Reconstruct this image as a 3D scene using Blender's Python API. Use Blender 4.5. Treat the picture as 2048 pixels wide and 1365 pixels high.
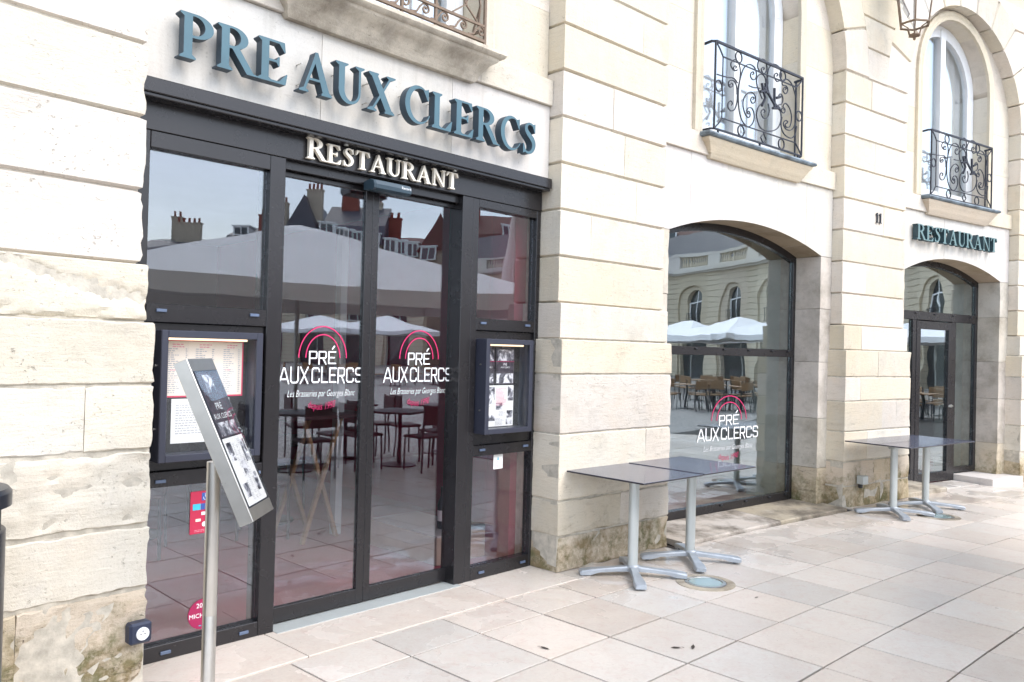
import bpy, bmesh, math, random
import numpy as np
from math import sin, cos, pi, radians, sqrt, atan2, hypot
from mathutils import Vector, Matrix, noise
from mathutils.geometry import tessellate_polygon

for o in list(bpy.data.objects):
    bpy.data.objects.remove(o)
scene = bpy.context.scene
COL = scene.collection
random.seed(7)

# ------------------------------------------------------------------ camera
F_PX, PITCH, ROLL, CAM_H = 1619.80, radians(0.61783), radians(1.43387), 1.6003
_cp, _sp, _cr, _sr = cos(PITCH), sin(PITCH), cos(ROLL), sin(ROLL)
FW = Vector((0, _cp, _sp)); _u0 = Vector((0, -_sp, _cp)); _r0 = Vector((1, 0, 0))
RT = _cr * _r0 + _sr * _u0
UP = _cr * _u0 - _sr * _r0
CAMP = Vector((0, 0, CAM_H))
cam_data = bpy.data.cameras.new('camera')
cam_data.sensor_width = 36.0
cam_data.lens = F_PX / 2048 * 36.0
cam_data.clip_start = 0.05
cam_data.clip_end = 2000
cam = bpy.data.objects.new('camera', cam_data)
COL.objects.link(cam)
m3 = Matrix((RT, UP, -FW)).transposed()
cam.matrix_world = Matrix.Translation(CAMP) @ m3.to_4x4()
scene.camera = cam

# ------------------------------------------------------------------ light
SUN_EL, SUN_AZ = 48.0, -30.0          # azimuth counted from +X towards +Y (degrees)
EXPOSURE = 1.16
world = bpy.data.worlds.new('World'); scene.world = world
world.use_nodes = True
nt = world.node_tree; nt.nodes.clear()
out = nt.nodes.new('ShaderNodeOutputWorld'); bg = nt.nodes.new('ShaderNodeBackground')
sky = nt.nodes.new('ShaderNodeTexSky'); sky.sky_type = 'NISHITA'; sky.sun_disc = False
sky.sun_elevation = radians(SUN_EL); sky.sun_rotation = radians(90 - SUN_AZ)
sky.air_density = 1.0; sky.dust_density = 2.0; sky.ozone_density = 1.5
tc = nt.nodes.new('ShaderNodeTexCoord')
mp = nt.nodes.new('ShaderNodeMapping'); mp.inputs['Scale'].default_value = (1.0, 1.0, 2.2); mp.inputs['Location'].default_value = (.35, .1, .2)
nz = nt.nodes.new('ShaderNodeTexNoise'); nz.inputs['Scale'].default_value = 2.1
nz.inputs['Detail'].default_value = 7; nz.inputs['Roughness'].default_value = 0.52
rp = nt.nodes.new('ShaderNodeValToRGB')
rp.color_ramp.elements[0].position = 0.40; rp.color_ramp.elements[0].color = (0.12, 0.12, 0.12, 1)
rp.color_ramp.elements[1].position = 0.64; rp.color_ramp.elements[1].color = (1, 1, 1, 1)
mx = nt.nodes.new('ShaderNodeMix'); mx.data_type = 'RGBA'
mx.inputs['B'].default_value = (10.5, 11.4, 12.8, 1)
nt.links.new(tc.outputs['Generated'], mp.inputs['Vector'])
nt.links.new(mp.outputs['Vector'], nz.inputs['Vector'])
nt.links.new(nz.outputs['Fac'], rp.inputs['Fac'])
nt.links.new(rp.outputs['Color'], mx.inputs['Factor'])
nt.links.new(sky.outputs['Color'], mx.inputs['A'])
nt.links.new(mx.outputs['Result'], bg.inputs['Color'])
bg.inputs['Strength'].default_value = 0.15
nt.links.new(bg.outputs['Background'], out.inputs['Surface'])
sun_d = bpy.data.lights.new('sun', 'SUN'); sun_d.energy = 0.9; sun_d.angle = radians(40)
sun_d.color = (1.0, 0.95, 0.88)
sun = bpy.data.objects.new('sun', sun_d); COL.objects.link(sun)
sv = Vector((cos(radians(SUN_EL)) * cos(radians(SUN_AZ)), cos(radians(SUN_EL)) * sin(radians(SUN_AZ)), sin(radians(SUN_EL))))
sun.rotation_euler = sv.to_track_quat('Z', 'Y').to_euler()
sun.location = (10, -5, 30)
vs = scene.view_settings
vs.view_transform = 'Standard'; vs.look = 'None'; vs.exposure = EXPOSURE; vs.gamma = 1.0
vs.use_curve_mapping = False
scene.cycles.max_bounces = 12; scene.cycles.transparent_max_bounces = 24
scene.cycles.glossy_bounces = 6; scene.cycles.use_denoising = True
scene.cycles.caustics_reflective = False; scene.cycles.caustics_refractive = False

# ------------------------------------------------------------------ coordinates
# The facade is an arc: s runs along it (metres), d is the distance out of the pier face
# towards the square, z is up.
R0 = 38.5
CX, CY = 27.0129, -21.8523
TH0 = radians(135.7735)

def W(s, d, z):
    th = TH0 - s / R0
    r = R0 - d
    return Vector((CX + r * cos(th), CY + r * sin(th), z))

def TF(sc):
    """straight frame tangent to the arc at sc"""
    th = TH0 - sc / R0
    o = W(sc, 0, 0); t = Vector((sin(th), -cos(th), 0)); n = Vector((-cos(th), -sin(th), 0))
    def f(s, d, z):
        p = o + t * (s - sc) + n * d
        return Vector((p.x, p.y, z))
    return f

def RZ(s):
    return TH0 - s / R0 - pi / 2

def ray(x, y):
    return RT * ((x - 1024) / F_PX) - UP * ((y - 682.5) / F_PX) + FW

def px(x, y, dd):
    """photo pixel -> (s, z) on the arc at offset dd"""
    r = R0 - dd; v = ray(x, y)
    a = v.x ** 2 + v.y ** 2; ox, oy = -CX, -CY
    b = 2 * (ox * v.x + oy * v.y); c = ox * ox + oy * oy - r * r
    t = (-b + sqrt(b * b - 4 * a * c)) / (2 * a)
    P = CAMP + v * t
    return (TH0 - atan2(P.y - CY, P.x - CX)) * R0, P.z

# ------------------------------------------------------------------ mesh helpers
class MB:
    def __init__(self):
        self.v = []; self.f = []
    def add(self, vs, fs):
        n = len(self.v)
        self.v += [tuple(p) for p in vs]
        self.f += [tuple(i + n for i in q) for q in fs]
        return self
    def box(self, x0, x1, y0, y1, z0, z1):
        p = [(x0, y0, z0), (x1, y0, z0), (x1, y1, z0), (x0, y1, z0), (x0, y0, z1), (x1, y0, z1), (x1, y1, z1), (x0, y1, z1)]
        return self.add(p, [(0, 3, 2, 1), (4, 5, 6, 7), (0, 1, 5, 4), (1, 2, 6, 5), (2, 3, 7, 6), (3, 0, 4, 7)])
    def bbox(self, x0, x1, y0, y1, z0, z1, b):
        """box with chamfered edges"""
        xs = sorted((x0, x1)); ys = sorted((y0, y1)); zs = sorted((z0, z1))
        b = min(b, (xs[1] - xs[0]) * .45, (ys[1] - ys[0]) * .45, (zs[1] - zs[0]) * .45)
        bm = bmesh.new()
        r = bmesh.ops.create_cube(bm, size=1)
        for v in bm.verts:
            v.co = Vector((xs[0] if v.co.x < 0 else xs[1], ys[0] if v.co.y < 0 else ys[1], zs[0] if v.co.z < 0 else zs[1]))
        bmesh.ops.bevel(bm, geom=bm.edges[:], offset=b, segments=1, affect='EDGES', profile=.5)
        bm.verts.index_update()
        self.add([v.co[:] for v in bm.verts], [[v.index for v in f.verts] for f in bm.faces])
        bm.free(); return self
    def prism(self, poly, y0, y1):
        """poly in (x,z), extruded along y (y0 -> y1)"""
        n = len(poly)
        vs = [(p[0], y0, p[1]) for p in poly] + [(p[0], y1, p[1]) for p in poly]
        fs = [tuple(range(n)), tuple(range(2 * n - 1, n - 1, -1))]
        fs += [(i, i + n, (i + 1) % n + n, (i + 1) % n) for i in range(n)]
        return self.add(vs, fs)
    def prismz(self, poly, z0, z1):
        n = len(poly)
        vs = [(p[0], p[1], z0) for p in poly] + [(p[0], p[1], z1) for p in poly]
        fs = [tuple(range(n - 1, -1, -1)), tuple(range(n, 2 * n))]
        fs += [(i, (i + 1) % n, (i + 1) % n + n, i + n) for i in range(n)]
        return self.add(vs, fs)
    def tube(self, pts, r, n=6, closed=False, cap=True):
        pts = [Vector(p) for p in pts]
        m = len(pts)
        rr = r if isinstance(r, (list, tuple)) else [r] * m
        vs = []; prev = None
        for i, p in enumerate(pts):
            if closed: t = pts[(i + 1) % m] - pts[i - 1]
            else: t = pts[min(i + 1, m - 1)] - pts[max(i - 1, 0)]
            if t.length < 1e-9: t = Vector((0, 0, 1))
            t.normalize()
            if prev is None:
                a = Vector((0, 1, 0)) if abs(t.y) < .9 else Vector((1, 0, 0))
                u = (a - t * a.dot(t)).normalized()
            else:
                u = (prev - t * prev.dot(t))
                u = u.normalized() if u.length > 1e-6 else prev
            prev = u; w = t.cross(u)
            for k in range(n):
                a = 2 * pi * (k + .5) / n
                vs.append(p + (u * cos(a) + w * sin(a)) * rr[i])
        fs = []
        for i in range(m if closed else m - 1):
            j = (i + 1) % m
            for k in range(n):
                fs.append((i * n + k, i * n + (k + 1) % n, j * n + (k + 1) % n, j * n + k))
        if cap and not closed:
            fs.append(tuple(range(n - 1, -1, -1))); fs.append(tuple((m - 1) * n + k for k in range(n)))
        return self.add(vs, fs)
    def lathe(self, prof, n=24, c=(0, 0), sx=1, sy=1):
        """prof: list of (r,z) bottom to top"""
        vs = []; m = len(prof)
        for r, z in prof:
            for k in range(n):
                a = 2 * pi * k / n
                vs.append((c[0] + r * cos(a) * sx, c[1] + r * sin(a) * sy, z))
        fs = []
        for i in range(m - 1):
            for k in range(n):
                fs.append((i * n + k, i * n + (k + 1) % n, (i + 1) * n + (k + 1) % n, (i + 1) * n + k))
        fs.append(tuple(range(n - 1, -1, -1))); fs.append(tuple((m - 1) * n + k for k in range(n)))
        return self.add(vs, fs)
    def build(self, name, mat, parent=None, fn=None, smooth=False, loc=None):
        """fn maps each vertex to world space (parent must then be unrotated)."""
        if fn:
            co = [fn(*v) for v in self.v]
            lo = Vector([min(c[k] for c in co) for k in range(3)]); hi = Vector([max(c[k] for c in co) for k in range(3)])
            ctr = Vector(((lo.x + hi.x) / 2, (lo.y + hi.y) / 2, lo.z))
            co = [c - ctr for c in co]
            pl = WL.get(parent.name, Vector()) if parent else Vector()
            loc = ctr - pl
        else:
            co = self.v; ctr = None
        me = bpy.data.meshes.new(name)
        me.from_pydata([tuple(c) for c in co], [], self.f)
        bm = bmesh.new(); bm.from_mesh(me)
        bmesh.ops.recalc_face_normals(bm, faces=bm.faces[:])
        bm.to_mesh(me); bm.free()
        if smooth:
            for p in me.polygons: p.use_smooth = True
        me.materials.append(mat)
        o = bpy.data.objects.new(name, me); COL.objects.link(o)
        if parent: o.parent = parent
        if loc is not None: o.location = loc
        if ctr is not None: WL[o.name] = ctr
        if smooth == 'auto':
            try: me.set_sharp_from_angle(angle=radians(35))
            except Exception: pass
        return o
WL = {}

def tag(o, label=None, cat=None, group=None, kind=None):
    if label: o['label'] = label
    if cat: o['category'] = cat
    if group: o['group'] = group
    if kind: o['kind'] = kind
    return o

def thing(name, label, cat, loc=(0, 0, 0), rz=0, group=None, parent=None):
    o = bpy.data.objects.new(name, None); COL.objects.link(o)
    o.empty_display_size = .1
    o.location = loc; o.rotation_euler = (0, 0, rz)
    WL[o.name] = Vector(loc)
    if parent: o.parent = parent
    return tag(o, label, cat, group)

def copy_tree(o, loc=None, rz=None, label=None, parent=None):
    c = o.copy(); COL.objects.link(c)
    if parent is not None: c.parent = parent
    if loc is not None: c.location = loc
    if rz is not None: c.rotation_euler = (0, 0, rz)
    if label: c['label'] = label
    for ch in list(o.children):
        copy_tree(ch, parent=c)
    return c

def catmull(pts, n=6):
    pts = [Vector((p[0], p[1], 0)) for p in pts]; out = []
    for i in range(len(pts) - 1):
        p0 = pts[max(i - 1, 0)]; p1 = pts[i]; p2 = pts[i + 1]; p3 = pts[min(i + 2, len(pts) - 1)]
        for k in range(n):
            t = k / n
            q = .5 * ((2 * p1) + (p2 - p0) * t + (2 * p0 - 5 * p1 + 4 * p2 - p3) * t * t + (3 * p1 - p0 - 3 * p2 + p3) * t ** 3)
            out.append((q.x, q.y))
    out.append((pts[-1].x, pts[-1].y)); return out

# ------------------------------------------------------------------ materials
class NT:
    def __init__(self, name):
        self.m = bpy.data.materials.new(name); self.m.use_nodes = True
        self.t = self.m.node_tree; self.t.nodes.clear()
        self.out = self.t.nodes.new('ShaderNodeOutputMaterial')
    def n(self, typ, **kw):
        x = self.t.nodes.new('ShaderNode' + typ)
        for k, v in kw.items():
            if k.startswith('_'): setattr(x, k[1:], v)
            else:
                k = k.replace('__', ' ')
                self.set(x.inputs[k], v)
        return x
    def set(self, sock, v):
        if isinstance(v, bpy.types.NodeSocket): self.t.links.new(v, sock)
        else:
            if isinstance(v, tuple) and len(v) == 3 and sock.type == 'RGBA': v = v + (1,)
            sock.default_value = v
    def math(self, op, a, b=0.0, clamp=False):
        x = self.n('Math', _operation=op, _use_clamp=clamp); self.set(x.inputs[0], a); self.set(x.inputs[1], b)
        return x.outputs[0]
    def mix(self, fac, a, b, mode='MIX'):
        x = self.t.nodes.new('ShaderNodeMix'); x.data_type = 'RGBA'; x.blend_type = mode
        self.set(x.inputs['Factor'], fac); self.set(x.inputs['A'], a); self.set(x.inputs['B'], b)
        return x.outputs['Result']
    def ramp(self, fac, *els):
        x = self.t.nodes.new('ShaderNodeValToRGB'); self.set(x.inputs['Fac'], fac)
        cr = x.color_ramp
        while len(cr.elements) < len(els): cr.elements.new(.5)
        for e, (p, c) in zip(cr.elements, els):
            e.position = p
            e.color = (c, c, c, 1) if isinstance(c, (int, float)) else tuple(c) + (1,)
        return x.outputs['Color']
    def noise(self, vec, scale, detail=4, rough=.55, dist=0.0):
        x = self.n('TexNoise', Scale=scale, Detail=detail, Roughness=rough, Distortion=dist)
        if vec is not None: self.set(x.inputs['Vector'], vec)
        return x.outputs['Fac']
    def bump(self, h, strength=.3, dist=.01):
        x = self.n('Bump', Strength=strength, Distance=dist); self.set(x.inputs['Height'], h)
        return x.outputs['Normal']
    def principled(self, **kw):
        b = self.n('BsdfPrincipled', **kw); self.t.links.new(b.outputs[0], self.out.inputs['Surface'])
        return b
    def objvec(self, scale=(1, 1, 1), rnd=50.0):
        tcn = self.n('TexCoord'); oi = self.n('ObjectInfo')
        mul = self.math('MULTIPLY', oi.outputs['Random'], rnd)
        cb = self.n('CombineXYZ', X=mul, Y=mul, Z=mul)
        ad = self.n('VectorMath', _operation='ADD'); self.set(ad.inputs[0], tcn.outputs['Object']); self.set(ad.inputs[1], cb.outputs[0])
        mpn = self.n('Mapping', Scale=scale); self.set(mpn.inputs['Vector'], ad.outputs[0])
        return mpn.outputs['Vector'], oi.outputs['Random']

def plain(name, col, rough=.5, metal=0.0, var=.12, nscale=6, bump=0.0, bscale=60, spec=.5, coat=0, rn=.10):
    k = NT(name); v, r = k.objvec()
    f = k.noise(v, nscale, 5)
    c = k.mix(k.ramp(f, (.3, 0), (.7, 1)), tuple(x * (1 - var) for x in col), tuple(min(1, x * (1 + var)) for x in col))
    b = k.principled(Base__Color=c, Roughness=k.math('MULTIPLY_ADD', f, .15) if False else rough, Metallic=metal)
    b.inputs['Specular IOR Level'].default_value = spec
    if coat: b.inputs['Coat Weight'].default_value = coat
    rr = k.math('ADD', k.math('MULTIPLY', k.noise(v, nscale * 3, 4), rn), rough - rn / 2, True)
    k.set(b.inputs['Roughness'], rr)
    if bump: k.set(b.inputs['Normal'], k.bump(k.noise(v, bscale, 5), bump, .004))
    return k.m

def stone_mat(name, warm, cool, bump=.5, moss=0.0, mossz=.5, streak=1.0, dirt=.25, dirtc=(.16, .145, .12), varamt=.16, dthr=(.56, .74), lines=0.0, crk=.38, drip=0.0):
    k = NT(name)
    v, r = k.objvec()
    vs_, _ = k.objvec((1.0, 1.0, 7.0))
    big = k.noise(v, 1.6, 5, .6)
    hue = k.math('FRACT', k.math('MULTIPLY', r, 7.31))
    f = k.math('ADD', k.math('MULTIPLY', big, 1.3), k.math('SUBTRACT', k.math('MULTIPLY', hue, .6), .5), True)
    c = k.mix(f, warm, cool)
    h2 = k.math('FRACT', k.math('MULTIPLY', r, 23.7))
    c = k.mix(k.ramp(h2, (.62, 0), (.66, .55)), c, (cool[0] * 1.02, cool[1] * .965, cool[2] * .985))
    c = k.mix(k.ramp(h2, (.20, .4), (.24, 0)), c, (warm[0] * 1.0, warm[1] * .98, warm[2] * .92))
    # pinkish and yellowish blotches
    c = k.mix(k.math('MULTIPLY', k.ramp(k.noise(v, 3.1, 4), (.52, 0), (.7, 1)), .28), c, (warm[0] * 1.03, warm[1] * .95, warm[2] * .93))
    # bedding lines
    st = k.noise(vs_, 11, 7, .6, .1)
    c = k.mix(k.math('MULTIPLY', k.ramp(st, (.36, 1), (.50, 0)), .20 * streak), c, tuple(x * .72 for x in warm))
    # fine thin cracks along the bed
    wv = k.noise(vs_, 1.7, 4, .6, .5)
    crack = k.ramp(k.math('ABSOLUTE', k.math('SUBTRACT', wv, .5)), (0.0, 1), (.007, 0))
    cmask = k.ramp(k.noise(v, 2.0, 2), (.5, 0), (.62, 1))
    crack = k.math('MULTIPLY', crack, cmask)
    c = k.mix(k.math('MULTIPLY', crack, crk), c, tuple(x * .45 for x in warm))
    # pits and grime
    gr = k.noise(v, 95, 4, .75)
    c = k.mix(k.math('MULTIPLY', k.ramp(gr, (.34, 1), (.52, 0)), .22), c, tuple(x * .66 for x in warm))
    c = k.mix(k.math('MULTIPLY', k.ramp(k.noise(v, 7, 6, .7, .6), (.5, 0), (.72, 1)), .30), c, (cool[0] * .92, cool[1] * .93, cool[2] * .97))
    pit = k.ramp(k.noise(v, 46, 3, .6), (.30, 1), (.38, 0))
    pm = k.ramp(k.noise(v, 4.0, 3), (.44, 0), (.62, 1))
    pit = k.math('MULTIPLY', pit, pm)
    c = k.mix(k.math('MULTIPLY', pit, .5), c, tuple(x * .5 for x in warm))
    g = k.ramp(k.noise(v, 2.6, 7, .68), (dthr[0], 0), (dthr[1], 1))
    c = k.mix(k.math('MULTIPLY', g, dirt), c, dirtc)
    if drip:       # rain streaks running down the face
        vd, _ = k.objvec((7.0, 7.0, .55))
        c = k.mix(k.math('MULTIPLY', k.ramp(k.noise(vd, 2.2, 5, .6), (.50, 0), (.72, 1)), drip), c, (.36, .33, .28))
    br = k.math('ADD', k.math('MULTIPLY', r, varamt), 1 - varamt * .6)
    c = k.mix(1.0, c, k.n('CombineXYZ', X=br, Y=br, Z=br).outputs[0], 'MULTIPLY')
    if lines:      # masonry joints of a building too far off to pick its stones apart
        gq = k.n('NewGeometry'); sq = k.n('SeparateXYZ'); k.set(sq.inputs[0], gq.outputs['Position'])
        fz = k.math('FRACT', k.math('DIVIDE', k.math('SUBTRACT', sq.outputs['Z'], 1.955), .342))
        c = k.mix(k.math('MULTIPLY', k.math('LESS_THAN', fz, .09), lines), c, (.20, .165, .11))
    if moss:
        gp = k.n('NewGeometry'); sp = k.n('SeparateXYZ'); k.set(sp.inputs[0], gp.outputs['Position'])
        h = k.math('ADD', sp.outputs['Z'], k.math('MULTIPLY', k.math('SUBTRACT', k.noise(gp.outputs['Position'], 5.0, 6, .7), .5), 1.1))
        mm = k.ramp(k.math('DIVIDE', h, mossz), (.35, 1), (.95, 0))
        fine = k.ramp(k.noise(gp.outputs['Position'], 22, 6, .75), (.40, 0), (.56, 1))
        pat = k.ramp(k.noise(gp.outputs['Position'], 3.6, 5, .65), (.47, 0), (.58, 1))
        mm2 = k.math('MULTIPLY', mm, k.math('MULTIPLY', k.math('ADD', k.math('MULTIPLY', fine, .5), k.math('MULTIPLY', pat, .75), True), moss))
        mc = k.mix(k.ramp(k.noise(gp.outputs['Position'], 9, 4), (.4, 0), (.62, 1)), (.055, .075, .016), (.20, .15, .075))
        c = k.mix(mm2, c, mc)
        c = k.mix(k.math('MULTIPLY', mm, .24), c, (.36, .27, .16))
    hgt = k.math('ADD', k.math('ADD', k.math('MULTIPLY', k.noise(v, 24, 8, .68), .55), k.math('MULTIPLY', gr, .22)), k.math('MULTIPLY', st, .35))
    hgt = k.math('SUBTRACT', hgt, k.math('MULTIPLY', crack, crk * .9))
    hgt = k.math('SUBTRACT', hgt, k.math('MULTIPLY', pit, .5))
    b = k.principled(Base__Color=c, Roughness=.86)
    b.inputs['Specular IOR Level'].default_value = .25
    k.set(b.inputs['Normal'], k.bump(hgt, bump, .012))
    return k.m

def glass_mat(name, f0=.11, tint=(1, 1, 1), refl=(.88, .96, 1.0)):
    k = NT(name)
    g = k.n('NewGeometry'); dot = k.n('VectorMath', _operation='DOT_PRODUCT')
    k.set(dot.inputs[0], g.outputs['Incoming']); k.set(dot.inputs[1], g.outputs['Normal'])
    cs = k.math('ABSOLUTE', dot.outputs['Value'])
    p = k.math('POWER', k.math('SUBTRACT', 1.0, cs, True), 4.0)
    fac = k.math('ADD', k.math('MULTIPLY', p, 1 - f0), f0, True)
    tr = k.n('BsdfTransparent', Color=tint); gl = k.n('BsdfGlossy', Color=refl, Roughness=0.0)
    wob = k.noise(k.n('TexCoord').outputs['Object'], 1.3, 2)
    k.set(gl.inputs['Normal'], k.bump(wob, .018, .1))
    ms = k.n('MixShader'); k.set(ms.inputs[0], fac)
    k.t.links.new(tr.outputs[0], ms.inputs[1]); k.t.links.new(gl.outputs[0], ms.inputs[2])
    k.t.links.new(ms.outputs[0], k.out.inputs['Surface'])
    return k.m

def emit_mat(name, col, st):
    k = NT(name); e = k.n('Emission', Color=col, Strength=st)
    k.t.links.new(e.outputs[0], k.out.inputs['Surface']); return k.m

M = {}
M['stone'] = stone_mat('limestone', (.645, .565, .43), (.63, .595, .525), .5, streak=.7, crk=.22, drip=.14)
M['stone_front'] = stone_mat('weathered_limestone', (.635, .57, .455), (.62, .595, .54), .75, dirt=.22, streak=.8, crk=.12, drip=.10)
M['stone_base'] = stone_mat('mossy_limestone', (.60, .49, .34), (.57, .52, .43), 1.0, moss=.95, mossz=.42, dirt=.3)
M['stone_plinth'] = stone_mat('plinth_limestone', (.64, .555, .42), (.635, .605, .54), .55, moss=.5, mossz=.34, dirt=.25)
M['stone_pale'] = stone_mat('pale_dressed_limestone', (.625, .585, .52), (.62, .60, .565), .22, streak=.35, dirt=.2, varamt=.08, drip=.28, crk=.2)
M['stone_sill'] = stone_mat('stained_sill_limestone', (.44, .38, .29), (.56, .53, .48), .45, dirt=.9, dirtc=(.13, .11, .085), streak=.3, dthr=(.42, .62))
M['stone_corbel'] = stone_mat('stained_corbel_limestone', (.58, .52, .43), (.54, .50, .44), .6, dirt=.75, dirtc=(.18, .15, .115), dthr=(.44, .66))
M['stone_jamb'] = stone_mat('stained_jamb_limestone', (.58, .52, .42), (.60, .57, .51), .4, streak=.4, dirt=.6, dirtc=(.24, .205, .155), dthr=(.46, .68))
M['stone_soffit'] = stone_mat('brown_soffit_limestone', (.47, .39, .28), (.50, .43, .33), .4, streak=.4, dirt=.5, dirtc=(.2, .15, .09), dthr=(.46, .68))
M['stone_far'] = stone_mat('far_limestone', (.63, .54, .40), (.60, .54, .43), .3, lines=.7)
M['stone_buff'] = stone_mat('buff_limestone', (.62, .52, .375), (.61, .54, .43), .35, dirt=.2)
M['mortar'] = plain('lime_mortar', (.47, .43, .36), .95, var=.25, nscale=18, bump=.6, bscale=90)
M['frame'] = plain('anthracite_metal', (.016, .0145, .016), .27, 0, .08, 3, rn=.04)
M['case'] = plain('grey_blue_case_metal', (.034, .037, .055), .35, 0, .06, 3)
M['rail'] = plain('black_wrought_iron', (.014, .016, .026), .45, .2, .2, 20)
M['rail_brown'] = plain('bronze_painted_iron', (.17, .115, .075), .5, .2, .2, 20, bump=.1)
M['letter'] = plain('blue_grey_letter_paint', (.052, .122, .155), .45, 0, .12, 5)
M['letter_edge'] = plain('dark_letter_edge', (.028, .052, .075), .5, 0, .08, 3)
M['cream'] = plain('cream_letter_paint', (.80, .74, .63), .45, 0, .05, 3)
M['letter_dark'] = plain('dark_teal_letter', (.02, .05, .062), .5, 0, .08, 3)
M['letter_teal'] = plain('teal_letter_face', (.13, .215, .22), .5, 0, .08, 3)
M['glass'] = glass_mat('window_glass', .14, (.94, .90, .92))
M['glass_shop'] = glass_mat('reflective_shop_glass', .25, (.90, .93, .92))
M['glass_case'] = glass_mat('thin_case_glass', .03)
M['glass_up'] = glass_mat('upper_window_glass', .22)
M['pane_backing'] = plain('white_pane_backing', (.72, .74, .76), .9, 0, .04, 8)  # for the white sheet added behind the upper panes
M['white_wood'] = plain('white_painted_wood', (.78, .79, .79), .45, 0, .04, 4)
M['zinc'] = plain('weathered_zinc', (.16, .20, .23), .5, .3, .5, 9, bump=.3, bscale=30)
M['steel'] = plain('brushed_steel', (.55, .54, .51), .3, .95, .06, 12)
M['alu'] = plain('grey_painted_aluminium', (.50, .53, .52), .38, .25, .05, 6)
M['alu_base'] = plain('blue_grey_cast_base', (.40, .435, .475), .4, .3, .14, 9, bump=.08)
M['hpl'] = plain('dark_laminate_top', (.060, .066, .105), .24, 0, .04, 2, rn=.04, coat=.3)
M['hpl_edge'] = plain('black_laminate_edge', (.02, .018, .02), .5)
M['leaf'] = plain('dark_dead_leaf', (.05, .038, .03), .7)
M['black'] = plain('black_plastic', (.015, .016, .02), .4)
M['black_paint'] = plain('black_enamel', (.012, .015, .024), .3, 0, .1, 6)
M['paper'] = plain('white_paper', (.80, .80, .78), .8, 0, .02, 3)
M['paper_warm'] = plain('cream_paper', (.82, .74, .64), .8, 0, .02, 3)
M['print_grey'] = plain('grey_print', (.16, .16, .18), .8)
M['print_light'] = plain('pale_grey_print', (.42, .42, .45), .8)
M['print_red'] = plain('red_print', (.70, .05, .12), .7)
M['print_pink'] = plain('pink_print', (.70, .28, .36), .7)
M['magenta'] = plain('pink_vinyl', (.62, .02, .13), .5, 0, .03)
M['vinyl'] = plain('white_vinyl', (.84, .85, .86), .5, 0, .02)
M['red_card'] = plain('red_card', (.45, .02, .065), .5, 0, .05)
M['crimson'] = plain('crimson_sticker', (.32, .010, .075), .45, 0, .05)
M['blue_print'] = plain('blue_print', (.03, .09, .34), .6)
M['cyan_print'] = plain('cyan_print', (.05, .45, .62), .6)
M['poster_dark'] = plain('dark_poster', (.05, .042, .055), .6, 0, .6, 40)
M['navy'] = plain('navy_plastic', (.022, .03, .06), .38)
M['cap'] = plain('blue_grey_cap', (.10, .135, .21), .4)
M['sensor'] = plain('sensor_plastic', (.03, .055, .075), .4, rn=.03)
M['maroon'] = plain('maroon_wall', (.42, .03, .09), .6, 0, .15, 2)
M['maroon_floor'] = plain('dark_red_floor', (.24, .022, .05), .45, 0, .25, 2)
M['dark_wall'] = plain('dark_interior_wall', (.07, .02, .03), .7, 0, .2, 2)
M['plaster'] = plain('pale_plaster', (.48, .57, .55), .8, 0, .05, 2)
M['wood'] = plain('pale_wood', (.30, .20, .09), .5, 0, .25, 9)
M['seat'] = plain('dark_upholstery', (.05, .022, .026), .6)
M['canvas'] = plain('white_canvas', (.86, .85, .86), .85, 0, .03, 3, bump=.08, bscale=200)
M['canvas_beige'] = plain('beige_canvas', (.78, .72, .70), .85, 0, .05, 3, bump=.1, bscale=200)
M['slate'] = plain('slate_roof', (.060, .064, .082), .5, 0, .3, 30, bump=.3, bscale=20)
M['brown_tile'] = plain('brown_tile_roof', (.115, .050, .038), .7, 0, .4, 30, bump=.4, bscale=20)
M['brick'] = plain('red_brick', (.22, .055, .035), .8, 0, .3, 20)
M['grey_render'] = plain('grey_chimney_render', (.42, .36, .28), .85, 0, .2, 5)
M['rattan'] = plain('rattan', (.26, .15, .07), .6, 0, .3, 30)
M['dark_pane'] = glass_mat('dark_far_glass', .2)

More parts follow.
